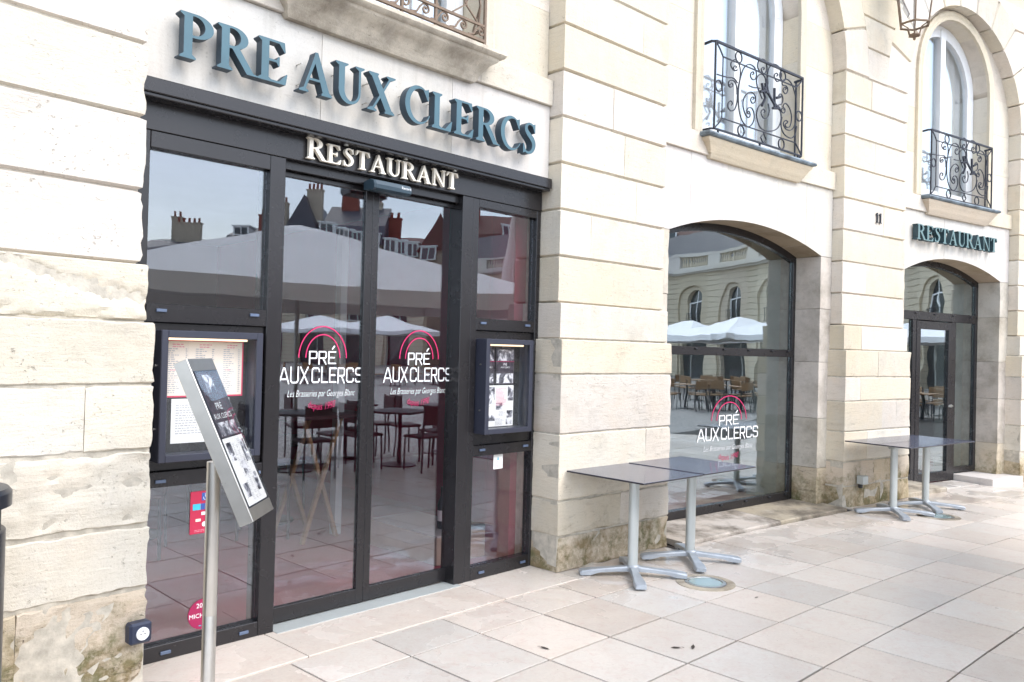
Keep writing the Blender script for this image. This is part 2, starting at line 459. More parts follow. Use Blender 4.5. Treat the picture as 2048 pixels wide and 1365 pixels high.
def tile_mat():
    k = NT('limestone_paving')
    v, r = k.objvec()
    gp = k.n('NewGeometry').outputs['Position']
    hue = k.math('FRACT', k.math('MULTIPLY', r, 9.7))
    c = k.mix(hue, (.69, .605, .525), (.675, .635, .58))
    f = k.noise(v, 5.5, 8, .7, .6)
    c = k.mix(k.math('MULTIPLY', k.ramp(f, (.45, 0), (.75, 1)), .34), c, (.56, .41, .335))
    f2 = k.noise(v, 11, 6, .7, .5)
    c = k.mix(k.math('MULTIPLY', k.ramp(f2, (.55, 0), (.72, 1)), .20), c, (.52, .45, .34))
    f3 = k.noise(v, 2.4, 5, .6)
    c = k.mix(k.math('MULTIPLY', k.ramp(f3, (.40, 0), (.75, 1)), .22), c, (.50, .49, .48))
    f4 = k.noise(v, 16, 8, .72, .8)
    c = k.mix(k.math('MULTIPLY', k.ramp(f4, (.52, 0), (.66, 1)), .45), c, (.56, .40, .35))
    c = k.mix(k.math('MULTIPLY', k.ramp(k.noise(v, 55, 4, .7), (.4, 1), (.6, 0)), .16), c, (.42, .38, .33))
    spk = k.ramp(k.noise(v, 70, 2), (.26, 1), (.31, 0))
    c = k.mix(k.math('MULTIPLY', spk, .5), c, (.25, .18, .13))
    # a damp film: darker stone and glossy, with a shape of its own
    sx = k.n('VectorMath', _operation='DISTANCE'); k.set(sx.inputs[0], gp); sx.inputs[1].default_value = (CX, CY, 0)
    dd_ = k.math('SUBTRACT', R0, sx.outputs['Value'])
    nearw = k.ramp(k.math('DIVIDE', dd_, 2.0), (.18, 1), (.55, 0))
    wet = k.ramp(k.math('ADD', k.noise(gp, 2.3, 4, .5, .3), k.math('MULTIPLY', nearw, .16)), (.60, 0), (.65, 1))
    wet = k.math('MULTIPLY', wet, nearw)
    damp = k.ramp(k.noise(gp, .9, 3, .5, .2), (.34, 0), (.72, 1))
    c = k.mix(k.math('MULTIPLY', damp, .14), c, (.54, .47, .39))
    br = k.math('ADD', k.math('MULTIPLY', k.math('FRACT', k.math('MULTIPLY', r, 31.3)), .22), .86)
    c = k.mix(1.0, c, k.n('CombineXYZ', X=br, Y=br, Z=br).outputs[0], 'MULTIPLY')
    ro = k.math('SUBTRACT', k.math('ADD', k.math('MULTIPLY', k.noise(v, 9, 4), .12), .32), k.math('ADD', k.math('MULTIPLY', damp, .10), k.math('MULTIPLY', wet, .34)), True)
    ro = k.math('MAXIMUM', ro, .04)
    b = k.principled(Base__Color=c, Roughness=ro)
    k.set(b.inputs['Normal'], k.bump(k.noise(v, 40, 5, .6), k.math('SUBTRACT', .16, k.math('MULTIPLY', wet, .12)), .003))
    return k.m
M['tile'] = tile_mat()
M['grout'] = plain('paving_joint', (.035, .03, .028), .9, 0, .4, 20, bump=.5)

def cobble_mat():
    k = NT('grey_setts')
    gp = k.n('NewGeometry').outputs['Position']
    vo = k.n('TexVoronoi', _feature='DISTANCE_TO_EDGE', Scale=8.0, Randomness=.7); k.set(vo.inputs['Vector'], gp)
    e = k.ramp(vo.outputs['Distance'], (.02, 0), (.09, 1))
    c = k.mix(e, (.09, .085, .08), k.mix(k.noise(gp, 1.5, 5), (.25, .24, .235), (.38, .36, .345)))
    b = k.principled(Base__Color=c, Roughness=.6)
    k.set(b.inputs['Normal'], k.bump(e, .5, .01))
    return k.m
M['cobble'] = cobble_mat()

# ------------------------------------------------------------------ ground
def ring_sheet(name, s0, s1, d0, d1, z, mat, n=60):
    mb = MB()
    vs = []; fs = []
    for i in range(n + 1):
        s = s0 + (s1 - s0) * i / n
        vs += [(s, d0, z), (s, d1, z)]
    for i in range(n): fs.append((2 * i, 2 * i + 1, 2 * i + 3, 2 * i + 2))
    mb.add(vs, fs)
    return mb.build(name, mat, fn=W)

mb = MB(); mb.add([(-400, -400, -.035), (460, -400, -.035), (460, 400, -.035), (-400, 400, -.035)], [(0, 1, 2, 3)])
tag(mb.build('ground', M['cobble']), kind='structure')
pav = tag(ring_sheet('pavement', -14, 22, -.7, 4.72, -.018, M['grout']), kind='structure')

def slab(name, mat, s0, s1, d0, d1, z1, z0=-.03, ch=.0015, parent=pav, gap=.003):
    a, b, c, e = s0 + gap, s1 - gap, d0 + gap, d1 - gap
    mb = MB()
    vs = [(a, c, z0), (b, c, z0), (b, e, z0), (a, e, z0), (a, c, z1 - ch), (b, c, z1 - ch), (b, e, z1 - ch), (a, e, z1 - ch),
          (a + ch, c + ch, z1), (b - ch, c + ch, z1), (b - ch, e - ch, z1), (a + ch, e - ch, z1)]
    fs = [(0, 1, 5, 4), (1, 2, 6, 5), (2, 3, 7, 6), (3, 0, 4, 7), (4, 5, 9, 8), (5, 6, 10, 9), (6, 7, 11, 10), (7, 4, 8, 11), (8, 9, 10, 11)]
    mb.add(vs, fs)
    return mb.build(name, mat, parent, fn=W)

rng = random.Random(3)
SCOL = [k * .507 - 3.549 for k in range(0, 37)]
SCOL = [s for s in SCOL]
fitc = [0, .522, 1.042, 1.543, 2.037, 2.556, 3.065, 3.547, 4.043, 4.547, 5.038, 5.574]
SCOL = [fitc[0] - .507 * k for k in range(7, 0, -1)] + fitc + [fitc[-1] + .505 * k for k in range(1, 17)]
DROW = [.615, 1.131, 1.640, 2.140, 2.633, 3.14, 3.65, 4.16, 4.67]
def row0_back(s):
    if -1.9 < s < 1.15: return .27
    if 2.6 < s < 5.35: return .155
    if s > 6.9 and s < 9.4: return -.05
    return .02
for i in range(len(SCOL) - 1):
    a, b = SCOL[i], SCOL[i + 1]
    slab('paving_slab', M['tile'], a, b, row0_back((a + b) / 2), DROW[0], rng.uniform(-.001, .001), gap=rng.uniform(.0042, .0062))
for j in range(len(DROW) - 1):
    for i in range(len(SCOL) - 1):
        a, b = SCOL[i], SCOL[i + 1]
        if j > 4 and not (-1 < a < 11): continue
        g = .0075 if (abs(a - .522) < .01 or abs(b - .522) < .01) else rng.uniform(.0042, .0062)
        slab('paving_slab', M['tile'], a, b, DROW[j], DROW[j + 1], rng.uniform(-.0012, .0012), gap=g)
# threshold stones
for a, b in ((-1.9, -.90), (-.90, .55), (.55, 1.27)):
    slab('threshold_stone', M['tile'], a, b, -.30, .268, .006, gap=.003)
mb = MB(); mb.prismz([(1.272, -.3), (1.272, .268), (1.40, .268), (1.50, .20), (1.52, .02), (1.4, -.3)], -.03, .0055)
mb.build('threshold_stone', M['tile'], pav, fn=W)
MB().box(-.85, .52, -.262, -.115, .0065, .0105).build('threshold_plate', M['alu'], pav, fn=TF(-.205))
# sloping sill stones under the arched window and door
def wedge(name, mat, s0, s1, d0, d1, zf, zb, n=6):
    mb = MB(); vs = []; fs = []
    for i in range(n + 1):
        s = s0 + (s1 - s0) * i / n
        j = rng.uniform(-.008, .008)
        vs += [(s, d0, zb), (s, d1 - .012 + j, zf + .004), (s, d1 + j, zf - .008), (s, d1 + j, -.03)]
    for i in range(n):
        for k in range(3): fs.append((4 * i + k, 4 * i + 4 + k, 4 * i + 5 + k, 4 * i + 1 + k))
    fs += [(0, 1, 2, 3), (4 * n + 3, 4 * n + 2, 4 * n + 1, 4 * n)]
    mb.add(vs, fs); return mb.build(name, mat, pav, fn=W)
wedge('sill_stone', M['stone_sill'], 2.70, 4.2, -.5, .15, .028, .055)
wedge('sill_stone', M['stone_sill'], 4.204, 5.40, -.5, .145, .03, .055)
wedge('sill_stone', M['stone_sill'], 6.80, 7.72, -.5, .06, .05, .075)
slab('paving_slab', M['tile'], 7.73, 8.72, -.42, -.055, .004)
# ------------------------------------------------------------------ building: stones
BLD = thing('stone_building', 'curved pale limestone building with rusticated piers and arched restaurant fronts', 'building', W(4, 0, 0))

def fr(p, seed, sc, oct=4):
    return noise.fractal(Vector((p[0] * sc + seed * 7.7, p[1] * sc + seed * 3.1, p[2] * sc - seed)), .6, 2.0, oct)

def stone(name, parent, s0, s1, z0, z1, d, dback, mat, expL=True, expR=True, wob=0.0, ch=.012, dep=.019, res=.08, amp=.003, eros=.006, seed=0, extra=None, gapz=.002, smooth=True):
    S0 = s0 if callable(s0) else (lambda z: s0); S1 = s1 if callable(s1) else (lambda z: s1)
    zs = [z0 + gapz]
    if ch: zs.append(z0 + gapz + ch)
    nz_ = max(1, int(round((z1 - z0 - 2 * ch) / res)))
    a, b = z0 + gapz + ch, z1 - gapz - ch
    for i in range(1, nz_): zs.append(a + (b - a) * i / nz_)
    zs.append(b)
    if ch: zs.append(z1 - gapz)
    w = S1(z0) - S0(z0)
    nf = max(1, int(round(w / res)))
    rows = []
    for j, z in enumerate(zs):
        o = dep if (ch and j in (0, len(zs) - 1)) else 0.0
        oj = o + (.003 if j in (0, 1, len(zs) - 1, len(zs) - 2) else 0)
        L = S0(z) + (o if expL else .0016); Rr = S1(z) - (o if expR else .0016)
        if Rr - L < .02: Rr = L + .02
        pts = [(L, dback, z)]
        for i in range(nf + 1):
            s = L + (Rr - L) * i / nf
            q = (s, d, z)
            dd = d - o + amp * fr(q, seed, 3.0) + amp * .5 * fr(q, seed + 5, 12.0, 2)
            ss = s
            if (i == 0 and expL):
                e = abs(fr(q, seed + 2, 4.2, 5)); ss += eros * e * 1.7; dd -= eros * e * 1.3
            if (i == nf and expR):
                e = abs(fr(q, seed + 3, 4.2, 5)); ss -= eros * e * 1.7; dd -= eros * e * 1.3
            if extra: dd += extra(s, z)
            zz_ = z
            if wob and j in (0, 1): zz_ = z + wob * abs(fr((s, 7, z), seed + 11, 5, 4))
            if wob and j in (len(zs) - 1, len(zs) - 2): zz_ = z - wob * abs(fr((s, 9, z), seed + 12, 5, 4))
            pts.append((ss, dd, zz_))
        pts.append((Rr, dback, z))
        rows.append(pts)
    n = len(rows[0]); mb = MB(); vs = [p for r in rows for p in r]; fs = []
    for j in range(len(rows) - 1):
        for i in range(n - 1):
            fs.append((j * n + i, j * n + i + 1, (j + 1) * n + i + 1, (j + 1) * n + i))
    fs.append(tuple(range(n - 1, -1, -1))); fs.append(tuple((len(rows) - 1) * n + i for i in range(n)))
    mb.add(vs, fs)
    return mb.build(name, mat, parent, fn=W, smooth='auto' if smooth else False)

ZS = 1.955 + 8 * .342          # springing of the upper arches
PIERS = [(-2.95, -1.69), (1.276, 2.54), (5.48, 6.775), (9.50, 10.765)]
BAYS = [(-1.69, 1.276), (2.54, 5.48), (6.775, 9.50)]
ARCH = [(-4.44, 1.483), (-.207, 1.483), (4.01, 1.47), (8.137, 1.3625), (12.248, 1.483)]
RV = .45                        # depth of the voussoir ring

def ext_right(k):               # right edge of the ring of arch k at height z
    c, r = ARCH[k]
    return lambda z: c + sqrt(max(1e-4, (r + RV) ** 2 - max(0, z - ZS) ** 2))
def ext_left(k):
    c, r = ARCH[k]
    return lambda z: c - sqrt(max(1e-4, (r + RV) ** 2 - max(0, z - ZS) ** 2))

def gouge(s, z):
    """broken, flaked diagonal across the big front stone of the first pier"""
    t = (s + 2.30) / .62; tt = max(0, min(1, t))
    zc = 1.93 - .165 * tt + .026 * fr((s, 0, z * .5), 3, 7, 5)
    w = .014 + .020 * tt
    dz = z - zc; g = 0
    if -.3 < t < 1.08:
        fade = min(1, max(0, (t + .3) / .35)) * min(1, max(0, (1.08 - t) / .12))
        rough = .55 + 1.1 * abs(fr((s, 2, z), 8, 14, 5))
        g -= .034 * fade * rough * math.exp(-(dz / w) ** 2)
        if dz > w * .6: g -= .010 * fade * min(1, (dz - w * .6) / .012)
        g += .010 * fade * fr((s, 4, z), 2, 22, 4) * math.exp(-(dz / (w * 2.2)) ** 2)
    if z < 1.745: g -= .022 * max(0, fr((s, 0, z * 3), 14, 6, 5)) * min(1, (1.745 - z) / .02)
    return g
def flaky(s, z):
    v = fr((s, 0, z * 2.2), 9, 7, 5)
    return -.022 * max(0, v - .1) - .012 * max(0, fr((s, 1, z * 4), 4, 5, 4))

rs = random.Random(11)
for k, (a, b) in enumerate(PIERS):
    near = (k == 0)
    core = MB().prism([(a - .028, 0), (b + .028, 0), (b + .028, 1.684), (b + .004, 1.684), (b + .004, 1.953), (b - .022, 1.953), (b - .022, ZS + 1.9), (a + .022, ZS + 1.9), (a + .022, 1.953), (a - .004, 1.953), (a - .004, 1.684), (a - .028, 1.684)], -.60, -.022).build('pier', M['mortar'], BLD, fn=W)
    MB().box(a - .028, b + .028, -.0215, .066, 0, 1.684).build('bedding', M['mortar'], core, fn=W)
    MB().box(a - .004, b + .004, -.0213, .024, 1.6845, 1.950).build('bedding', M['mortar'], core, fn=W)
    res = (.028, .06, .12, .16)[k]
    # plinth
    zj = {0: [0, .47, .76, 1.10, 1.40, 1.69], 1: [0, .26, .52, 1.0, 1.43, 1.69], 2: [0, .24, .50, .82, 1.14, 1.40, 1.69], 3: [0, .4, .75, 1.1, 1.4, 1.69]}[k]
    for j in range(len(zj) - 1):
        z0, z1 = zj[j], zj[j + 1]
        splits = {0: [[-2.20], [], [], [-1.955], []], 1: [[1.72, 2.2], [1.95], [2.25], [], []], 2: [[5.85, 6.2], [6.05, 6.45], [5.9], [6.2, 6.5], [5.75], [6.1]]}.get(k, [[]] * 6)[j]
        ed = [a - .035] + splits + [b + .035]
        for q in range(len(ed) - 1):
            first, last = q == 0, q == len(ed) - 2
            if j == 0 or (j == 1 and k in (2,)):
                mt, am, er = M['stone_base'], (.022 if near else .018), .018
            elif j == 1 and k in (1,):
                mt, am, er = M['stone_plinth'], .005, .010
            else:
                mt, am, er = (M['stone_front'] if near else M['stone_plinth']), (.0045 if near else .003), .009
            stone('stone', core, ed[q], ed[q + 1], z0, z1, .08, -.30, mt, first, last, ch=.006, dep=.006, res=res, amp=am, eros=er, seed=k * 31 + j * 5 + q,
                  extra=(flaky if near and j in (0, 2) else None), gapz=rs.uniform(.003, .006), wob=.012 if j < 2 or near else .006)
    # band above the plinth
    sp = {0: [], 1: [1.6], 2: [5.82], 3: []}[k]
    ed = [a - .012] + sp + [b + .012]
    for q in range(len(ed) - 1):
        stone('stone', core, ed[q], ed[q + 1], 1.69, 1.955, .04 if not near else .045, -.30, M['stone_front'] if near else M['stone'], q == 0, q == len(ed) - 2,
              ch=.006, dep=.006, res=.016 if near else res, amp=.004, eros=.012 if near else .007, seed=k * 31 + 77 + q, extra=gouge if near else None, gapz=.004)
    # rusticated courses
    for j in range(8):
        z0 = 1.955 + .342 * j; z1 = z0 + .342
        sp = []
        if k == 1: sp = [[], [1.62], [2.16], [2.0], [1.85], [], [2.2], [1.8]][j]
        elif k == 2: sp = [[], [5.95], [], [6.3], [], [6.1], [], [6.0]][j]
        elif k == 0: sp = [[], [-2.62], [-2.4], [], [-2.5], [], [-2.3], []][j]
        ed = [a] + sp + [b]
        for q in range(len(ed) - 1):
            stone('stone', core, ed[q], ed[q + 1], z0, z1, rs.uniform(-.003, .003), -.30, M['stone_front'] if near else M['stone'], q == 0, q == len(ed) - 2,
                  res=res if j < 5 else res * 1.6, amp=.004 if near else .0028, eros=.008, seed=k * 57 + j * 3 + q)
    # courses between the arch rings
    for j in range(5):
        z0 = ZS + .342 * j; z1 = z0 + .342
        stone('stone', core, ext_right(k), ext_left(k + 1), z0, z1, 0, -.25, M['stone'], False, False, res=.2, amp=.002, seed=k + j * 13)

# rings of wedge stones over each bay
def voussoirs(parent, c, r, n, d, dback, mat):
    for i in range(n):
        a0 = pi * i / n; a1 = pi * (i + 1) / n
        g = .006
        mb = MB(); vs = []; fs = []
        aa = [a0 + g / r, a0 + (g + .012) / r]
        for q in range(1, 3): aa.append(a0 + (a1 - a0) * q / 3)
        aa += [a1 - (g + .012) / r, a1 - g / r]
        for q, a in enumerate(aa):
            o = .02 if q in (0, len(aa) - 1) else 0
            for rr, dd in ((r + o * .7, dback), (r + o * .7, d - o), (r + RV, d - o), (r + RV, dback)):
                vs.append((c - rr * cos(a), dd, ZS + rr * sin(a)))
        m = len(aa)
        for q in range(m - 1):
            for e in range(4):
                fs.append((q * 4 + e, q * 4 + (e + 1) % 4, (q + 1) * 4 + (e + 1) % 4, (q + 1) * 4 + e))
        fs += [(0, 1, 2, 3), ((m - 1) * 4 + 3, (m - 1) * 4 + 2, (m - 1) * 4 + 1, (m - 1) * 4)]
        mb.add(vs, fs); mb.build('voussoir', mat, parent, fn=W)

def arch_poly(s0, s1, top, arch, n=14):
    bot = [(s0 + (s1 - s0) * i / n) for i in range(n + 1)]
    return [(s, arch(s)) for s in bot] + [(s1, top), (s0, top)]

def panel_bay(k, a, b, oa, ob, zspr, rise, splits, jj):
    """ground floor wall of a bay with a segmental arched opening"""
    c = (oa + ob) / 2; h = (ob - oa) / 2; Rr = (h * h + rise * rise) / (2 * rise)
    arch = lambda s: (zspr if abs(s - c) >= h else zspr + rise - Rr + sqrt(Rr * Rr - (s - c) ** 2))
    wall = MB().prism([(a + .005, 0), (oa - .004, 0), (oa - .004, 2.95), (ob + .004, 2.95), (ob + .004, 0), (b - .005, 0), (b - .005, 3.4), (a + .005, 3.4)], -.62, -.46).build('bay_wall', M['mortar'], BLD, fn=W)
    for (x0, x1) in ((a, oa), (ob, b)):
        for j in range(len(jj) - 1):
            stone('stone', wall, x0, x1, jj[j], jj[j + 1], -.13, -.455, M['stone_base'] if (j == 0) else M['stone_jamb'], x0 == ob, x1 == oa, ch=.002, dep=.002, res=.10,
                  amp=.004 if j else .010, eros=.006 if j else .014, seed=k * 9 + j + int(x0 * 7), gapz=.0015)
    ed = [a] + splits + [b]
    for i in range(len(ed) - 1):
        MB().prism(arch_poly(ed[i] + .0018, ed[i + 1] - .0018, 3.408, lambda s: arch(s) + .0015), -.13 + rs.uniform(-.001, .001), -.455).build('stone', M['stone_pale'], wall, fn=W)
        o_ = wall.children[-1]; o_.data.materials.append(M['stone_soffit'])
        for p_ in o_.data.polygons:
            if p_.normal.z < -.5: p_.material_index = 1  # downward-facing arch faces take the browner stone
    return arch

ZSPR, RISE = 2.68, .205
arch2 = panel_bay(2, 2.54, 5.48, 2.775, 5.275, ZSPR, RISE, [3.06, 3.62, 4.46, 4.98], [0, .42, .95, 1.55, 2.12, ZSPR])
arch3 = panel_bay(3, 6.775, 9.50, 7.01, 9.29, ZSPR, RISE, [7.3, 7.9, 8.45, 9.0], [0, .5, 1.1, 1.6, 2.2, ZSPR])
# wall over the entrance
wall1 = MB().box(-1.68, 1.27, -.6, -.39, 2.66, 3.42).build('bay_wall', M['mortar'], BLD, fn=W)
for a, b in ((-1.69, -.66), (-.66, .335), (.335, 1.276)):
    stone('stone', wall1, a, b, 2.863, 3.408, -.13, -.38, M['stone_pale'], False, False, ch=0, res=.3, amp=.001, seed=int(a * 10), gapz=.001)

# string course
def string_course(a, b, sp):
    ed = [a] + sp + [b]
    w = MB().box(a + .01, b - .01, -.55, -.20, 3.42, 3.60).build('string_course', M['mortar'], BLD, fn=W)
    for i in range(len(ed) - 1):
        stone('stone', w, ed[i], ed[i + 1], 3.408, 3.60, -.10, -.4, M['stone'], False, False, ch=.004, dep=.004, res=.12, amp=.002, seed=int(ed[i] * 3))
string_course(-1.69, 1.276, [.56]); string_course(2.54, 5.48, [3.4, 4.7]); string_course(6.775, 9.5, [7.5, 8.8])

# moulded window ledges
def ledge(c, rows, mat, name='window_ledge', parent=None):
    mb = MB(); vs = []; n = 14; fs = []
    for hw, d, z in rows:
        vs.append((c - hw, -.2, z)); 
        for i in range(n + 1): vs.append((c - hw + 2 * hw * i / n, d, z))
        vs.append((c + hw, -.2, z))
    m = n + 3
    for j in range(len(rows) - 1):
        for i in range(m - 1): fs.append((j * m + i, j * m + i + 1, (j + 1) * m + i + 1, (j + 1) * m + i))
    fs += [tuple(range(m - 1, -1, -1)), tuple((len(rows) - 1) * m + i for i in range(m))]
    mb.add(vs, fs); return mb.build(name, mat, parent or BLD, fn=W, smooth='auto')
for c, hw in ((4.035, .885), (8.147, .845)):
    L = ledge(c, [(hw - .14, -.092, 3.385), (hw - .125, -.075, 3.41), (hw - .125, -.070, 3.425), (hw - .11, -.066, 3.43), (hw - .09, -.055, 3.46), (hw - .05, -.035, 3.51), (hw - .02, -.022, 3.53), (hw - .02, -.018, 3.553)], M['stone_buff'])
    zc = [(hw - .01, -.012, 3.556), (hw + .012, .004, 3.562), (hw + .02, .012, 3.578), (hw + .012, .004, 3.594), (hw - .02, -.02, 3.604), (hw - .03, -.1, 3.612)]
    ledge(c, zc, M['zinc'], 'zinc_cover', L)
ledge(-.21, [(.70, -.085, 3.385), (.715, -.07, 3.405), (.715, -.065, 3.42), (.72, -.055, 3.43), (.735, -.045, 3.45), (.76, -.01, 3.49), (.795, .035, 3.515), (.80, .04, 3.525), (.80, .045, 3.535), (.83, .06, 3.54), (.845, .075, 3.56), (.84, .07, 3.585), (.80, .04, 3.60), (.78, 0, 3.605)], M['stone_corbel'])

# first floor: recessed wall with an arched window in each bay
def upper_bay(k, a, b, c):
    hw, zs = .80, 5.13
    A = lambda s: zs if abs(s - c) >= hw else zs + sqrt(hw * hw - (s - c) ** 2)
    wall = MB().box(a + .02, c - hw - .1, -.62, -.42, 3.6, 6.2).box(c + hw + .1, b - .02, -.62, -.42, 3.6, 6.2).build('recess_wall', M['mortar'], BLD, fn=W)
    zz = [3.60, 4.12, 4.66, zs]
    for x0, x1, sp in ((a, c - hw, None), (c + hw, b, None)):
        for j in range(3):
            stone('stone', wall, x0, x1, zz[j], zz[j + 1], -.16, -.42, M['stone'], False, False, ch=0, res=.2, amp=.0015, seed=k * 7 + j, gapz=.001)
    for x0, x1 in ((a, c - .42), (c - .42, c), (c, c + .42), (c + .42, b)):
        MB().prism(arch_poly(x0 + .001, x1 - .001, 6.35, lambda s: A(s) + .001, 20), -.161, -.42).build('stone', M['stone'], wall, fn=W)
    # moulded surround
    mb = MB(); path = []
    pr = [(0, -.162), (0, -.125), (.03, -.118), (.05, -.13), (.085, -.118), (.11, -.125), (.11, -.162)]
    N = 18
    pts = [(-1, 3.61)] + [(-1, 3.61 + (zs - 3.61) * i / 4) for i in range(1, 5)]
    st = [(c - hw, z, -1.0, 0.0) for z in (3.61, 4.0, 4.6, zs)] + [(c - hw * cos(pi * i / N), zs + hw * sin(pi * i / N), -cos(pi * i / N), sin(pi * i / N)) for i in range(1, N)] + [(c + hw, z, 1.0, 0.0) for z in (zs, 4.6, 4.0, 3.61)]
    vs = []; fs = []; m = len(pr)
    for s, z, nx_, nz2 in st:
        for q, d in pr: vs.append((s + nx_ * q, d, z + nz2 * q))
    for i in range(len(st) - 1):
        for q in range(m - 1): fs.append((i * m + q, i * m + q + 1, (i + 1) * m + q + 1, (i + 1) * m + q))
    mb.add(vs, fs).build('window_surround', M['stone'], BLD, fn=W)
    # window
    f = TF(c); mb = MB()
    fw_ = .07
    mb.box(c - hw, c - hw + fw_, -.40, -.33, 3.6, zs).box(c + hw - fw_, c + hw, -.40, -.33, 3.6, zs)
    mb.box(c - .055, c + .055, -.395, -.315, 3.6, zs + hw - fw_ * .8).box(c - hw + fw_, c - .055, -.395, -.325, 3.6, 3.78).box(c + .055, c + hw - fw_, -.395, -.325, 3.6, 3.78)
    for x0, x1 in ((c - hw + fw_, c - hw + fw_ + .075), (c + hw - fw_ - .075, c + hw - fw_)):
        mb.box(x0, x1, -.39, -.335, 3.78, zs)
    for i in range(N):
        a0, a1 = pi * i / N, pi * (i + 1) / N
        for r1, r0, dd0, dd1 in ((hw, hw - .145, -.40, -.332),):
            q = [(c - r1 * cos(a0), zs + r1 * sin(a0)), (c - r1 * cos(a1), zs + r1 * sin(a1)), (c - r0 * cos(a1), zs + r0 * sin(a1)), (c - r0 * cos(a0), zs + r0 * sin(a0))]
            vs = [(p[0], dd0, p[1]) for p in q] + [(p[0], dd1, p[1]) for p in q]
            mb.add(vs, [(4, 5, 6, 7), (0, 3, 2, 1), (2, 3, 7, 6), (0, 1, 5, 4)])
    win = mb.build('upper_window', M['white_wood'], BLD, fn=f)
    for sg in (-1, 1):
        r0 = hw - .145
        poly = [(c + sg * .055, 3.78), (c + sg * (r0), 3.78), (c + sg * r0, zs)] + [(c + sg * r0 * cos(t), zs + r0 * sin(t)) for t in [i * .28 for i in range(1, 6)]] + [(c + sg * .055, zs + sqrt(r0 ** 2 - .055 ** 2))]
        MB().prism(poly, -.372, -.366).build('pane', M['glass_up'], win, fn=f)
    backing_pts = []  # wavy white sheet added close behind the panes to brighten them
    for i in range(41): backing_pts.append((c - hw + 2 * hw * i / 40, -.45 - .02 * sin(i * 1.7)))
    MB().add([(p[0], p[1], z) for z in (3.62, 5.95) for p in backing_pts], [(i, i + 1, i + 42, i + 41) for i in range(40)]).build('pane_backing', M['pane_backing'], win, fn=f)
for k, (a, b) in enumerate(BAYS):
    upper_bay(k, a, b, (-.207, 4.01, 8.137)[k])
    ring = MB().box(a - .3, b + .3, -.9, -.45, 6.3, 6.8).build('arch_ring', M['mortar'], BLD, fn=W)
    voussoirs(ring, ARCH[k + 1][0], ARCH[k + 1][1], 11, .0, -.22, M['stone'])
# wall over the arches, cornice and parapet
mb = MB()
for i in range(16):
    s0 = -2.95 + 13.72 * i / 16; s1 = -2.95 + 13.72 * (i + 1) / 16
    mb.box(s0, s1, -.7, -.02, ZS + 1.7, 7.0)
    mb.box(s0, s1, -.7, .28, 7.0, 7.12).box(s0, s1, -.7, .40, 7.12, 7.32).box(s0, s1, -.5, .05, 7.32, 7.5)
    mb.box(s0, s1, -.40, .0, 8.2, 8.36)
mb.build('cornice', M['stone'], BLD, fn=W)
mb = MB()
for i in range(52):
    s = -2.9 + 13.6 * i / 51
    mb.lathe([(.05, 7.5), (.09, 7.62), (.085, 7.75), (.04, 7.95), (.045, 8.05), (.07, 8.1), (.07, 8.2)], 6, (s, -.2))
mb.build('balustrade', M['stone'], BLD, fn=W)
# rooms behind the fronts
def arc_box(name, mat, s0, s1, d0, d1, z0, z1, n=14):
    mb = MB(); vs = []; fs = []
    for i in range(n + 1):
        s = s0 + (s1 - s0) * i / n; vs += [(s, d0, z0), (s, d1, z0), (s, d1, z1), (s, d0, z1)]
    for i in range(n):
        for e in range(4): fs.append((4 * i + e, 4 * i + (e + 1) % 4, 4 * i + 4 + (e + 1) % 4, 4 * i + 4 + e))
    fs += [(0, 1, 2, 3), (4 * n + 3, 4 * n + 2, 4 * n + 1, 4 * n)]
    return mb.add(vs, fs).build(name, mat, BLD, fn=W)
arc_box('interior_floor', M['maroon_floor'], -2.9, 2.0, -7.5, -.34, -.02, .006)
arc_box('interior_floor', M['maroon_floor'], 2.1, 11, -7.5, -.50, -.02, .004)
arc_box('interior_ceiling', M['plaster'], -2.9, 11, -7.5, -.45, 3.0, 3.05)
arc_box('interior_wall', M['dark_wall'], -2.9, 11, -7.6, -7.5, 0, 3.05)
MB().box(-2.95, -2.85, -7.5, -.3, 0, 3.05).build('interior_wall', M['maroon'], BLD, fn=W)
MB().box(1.9, 2.1, -7.5, -.62, .006, 3.0).build('interior_wall', M['maroon'], BLD, fn=W)
MB().box(6.1, 6.2, -7.5, -.62, .006, 3.0).build('interior_wall', M['plaster'], BLD, fn=W)
MB().box(10.9, 11, -7.5, -.3, 0, 3.05).build('interior_wall', M['plaster'], BLD, fn=W)
for (s0, s1) in ((2.56, 2.9), (5.33, 5.46), (6.79, 7.1), (9.36, 9.48)):
    MB().box(s0, s1, -1.05, -.625, .007, 2.98).build('interior_reveal', M['plaster'], BLD, fn=W)
arc_box('roof_slab', M['dark_wall'], -2.9, 11, -9.5, -.5, 6.4, 6.5)
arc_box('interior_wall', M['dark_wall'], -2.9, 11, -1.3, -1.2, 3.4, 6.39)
# stone step at the right of the door
st_ = stone('stone_step', pav, 8.74, 9.52, -.01, .085, .10, -.44, M['stone_pale'], True, True, ch=.004, dep=.004, res=.15, amp=.002, seed=4, gapz=0)

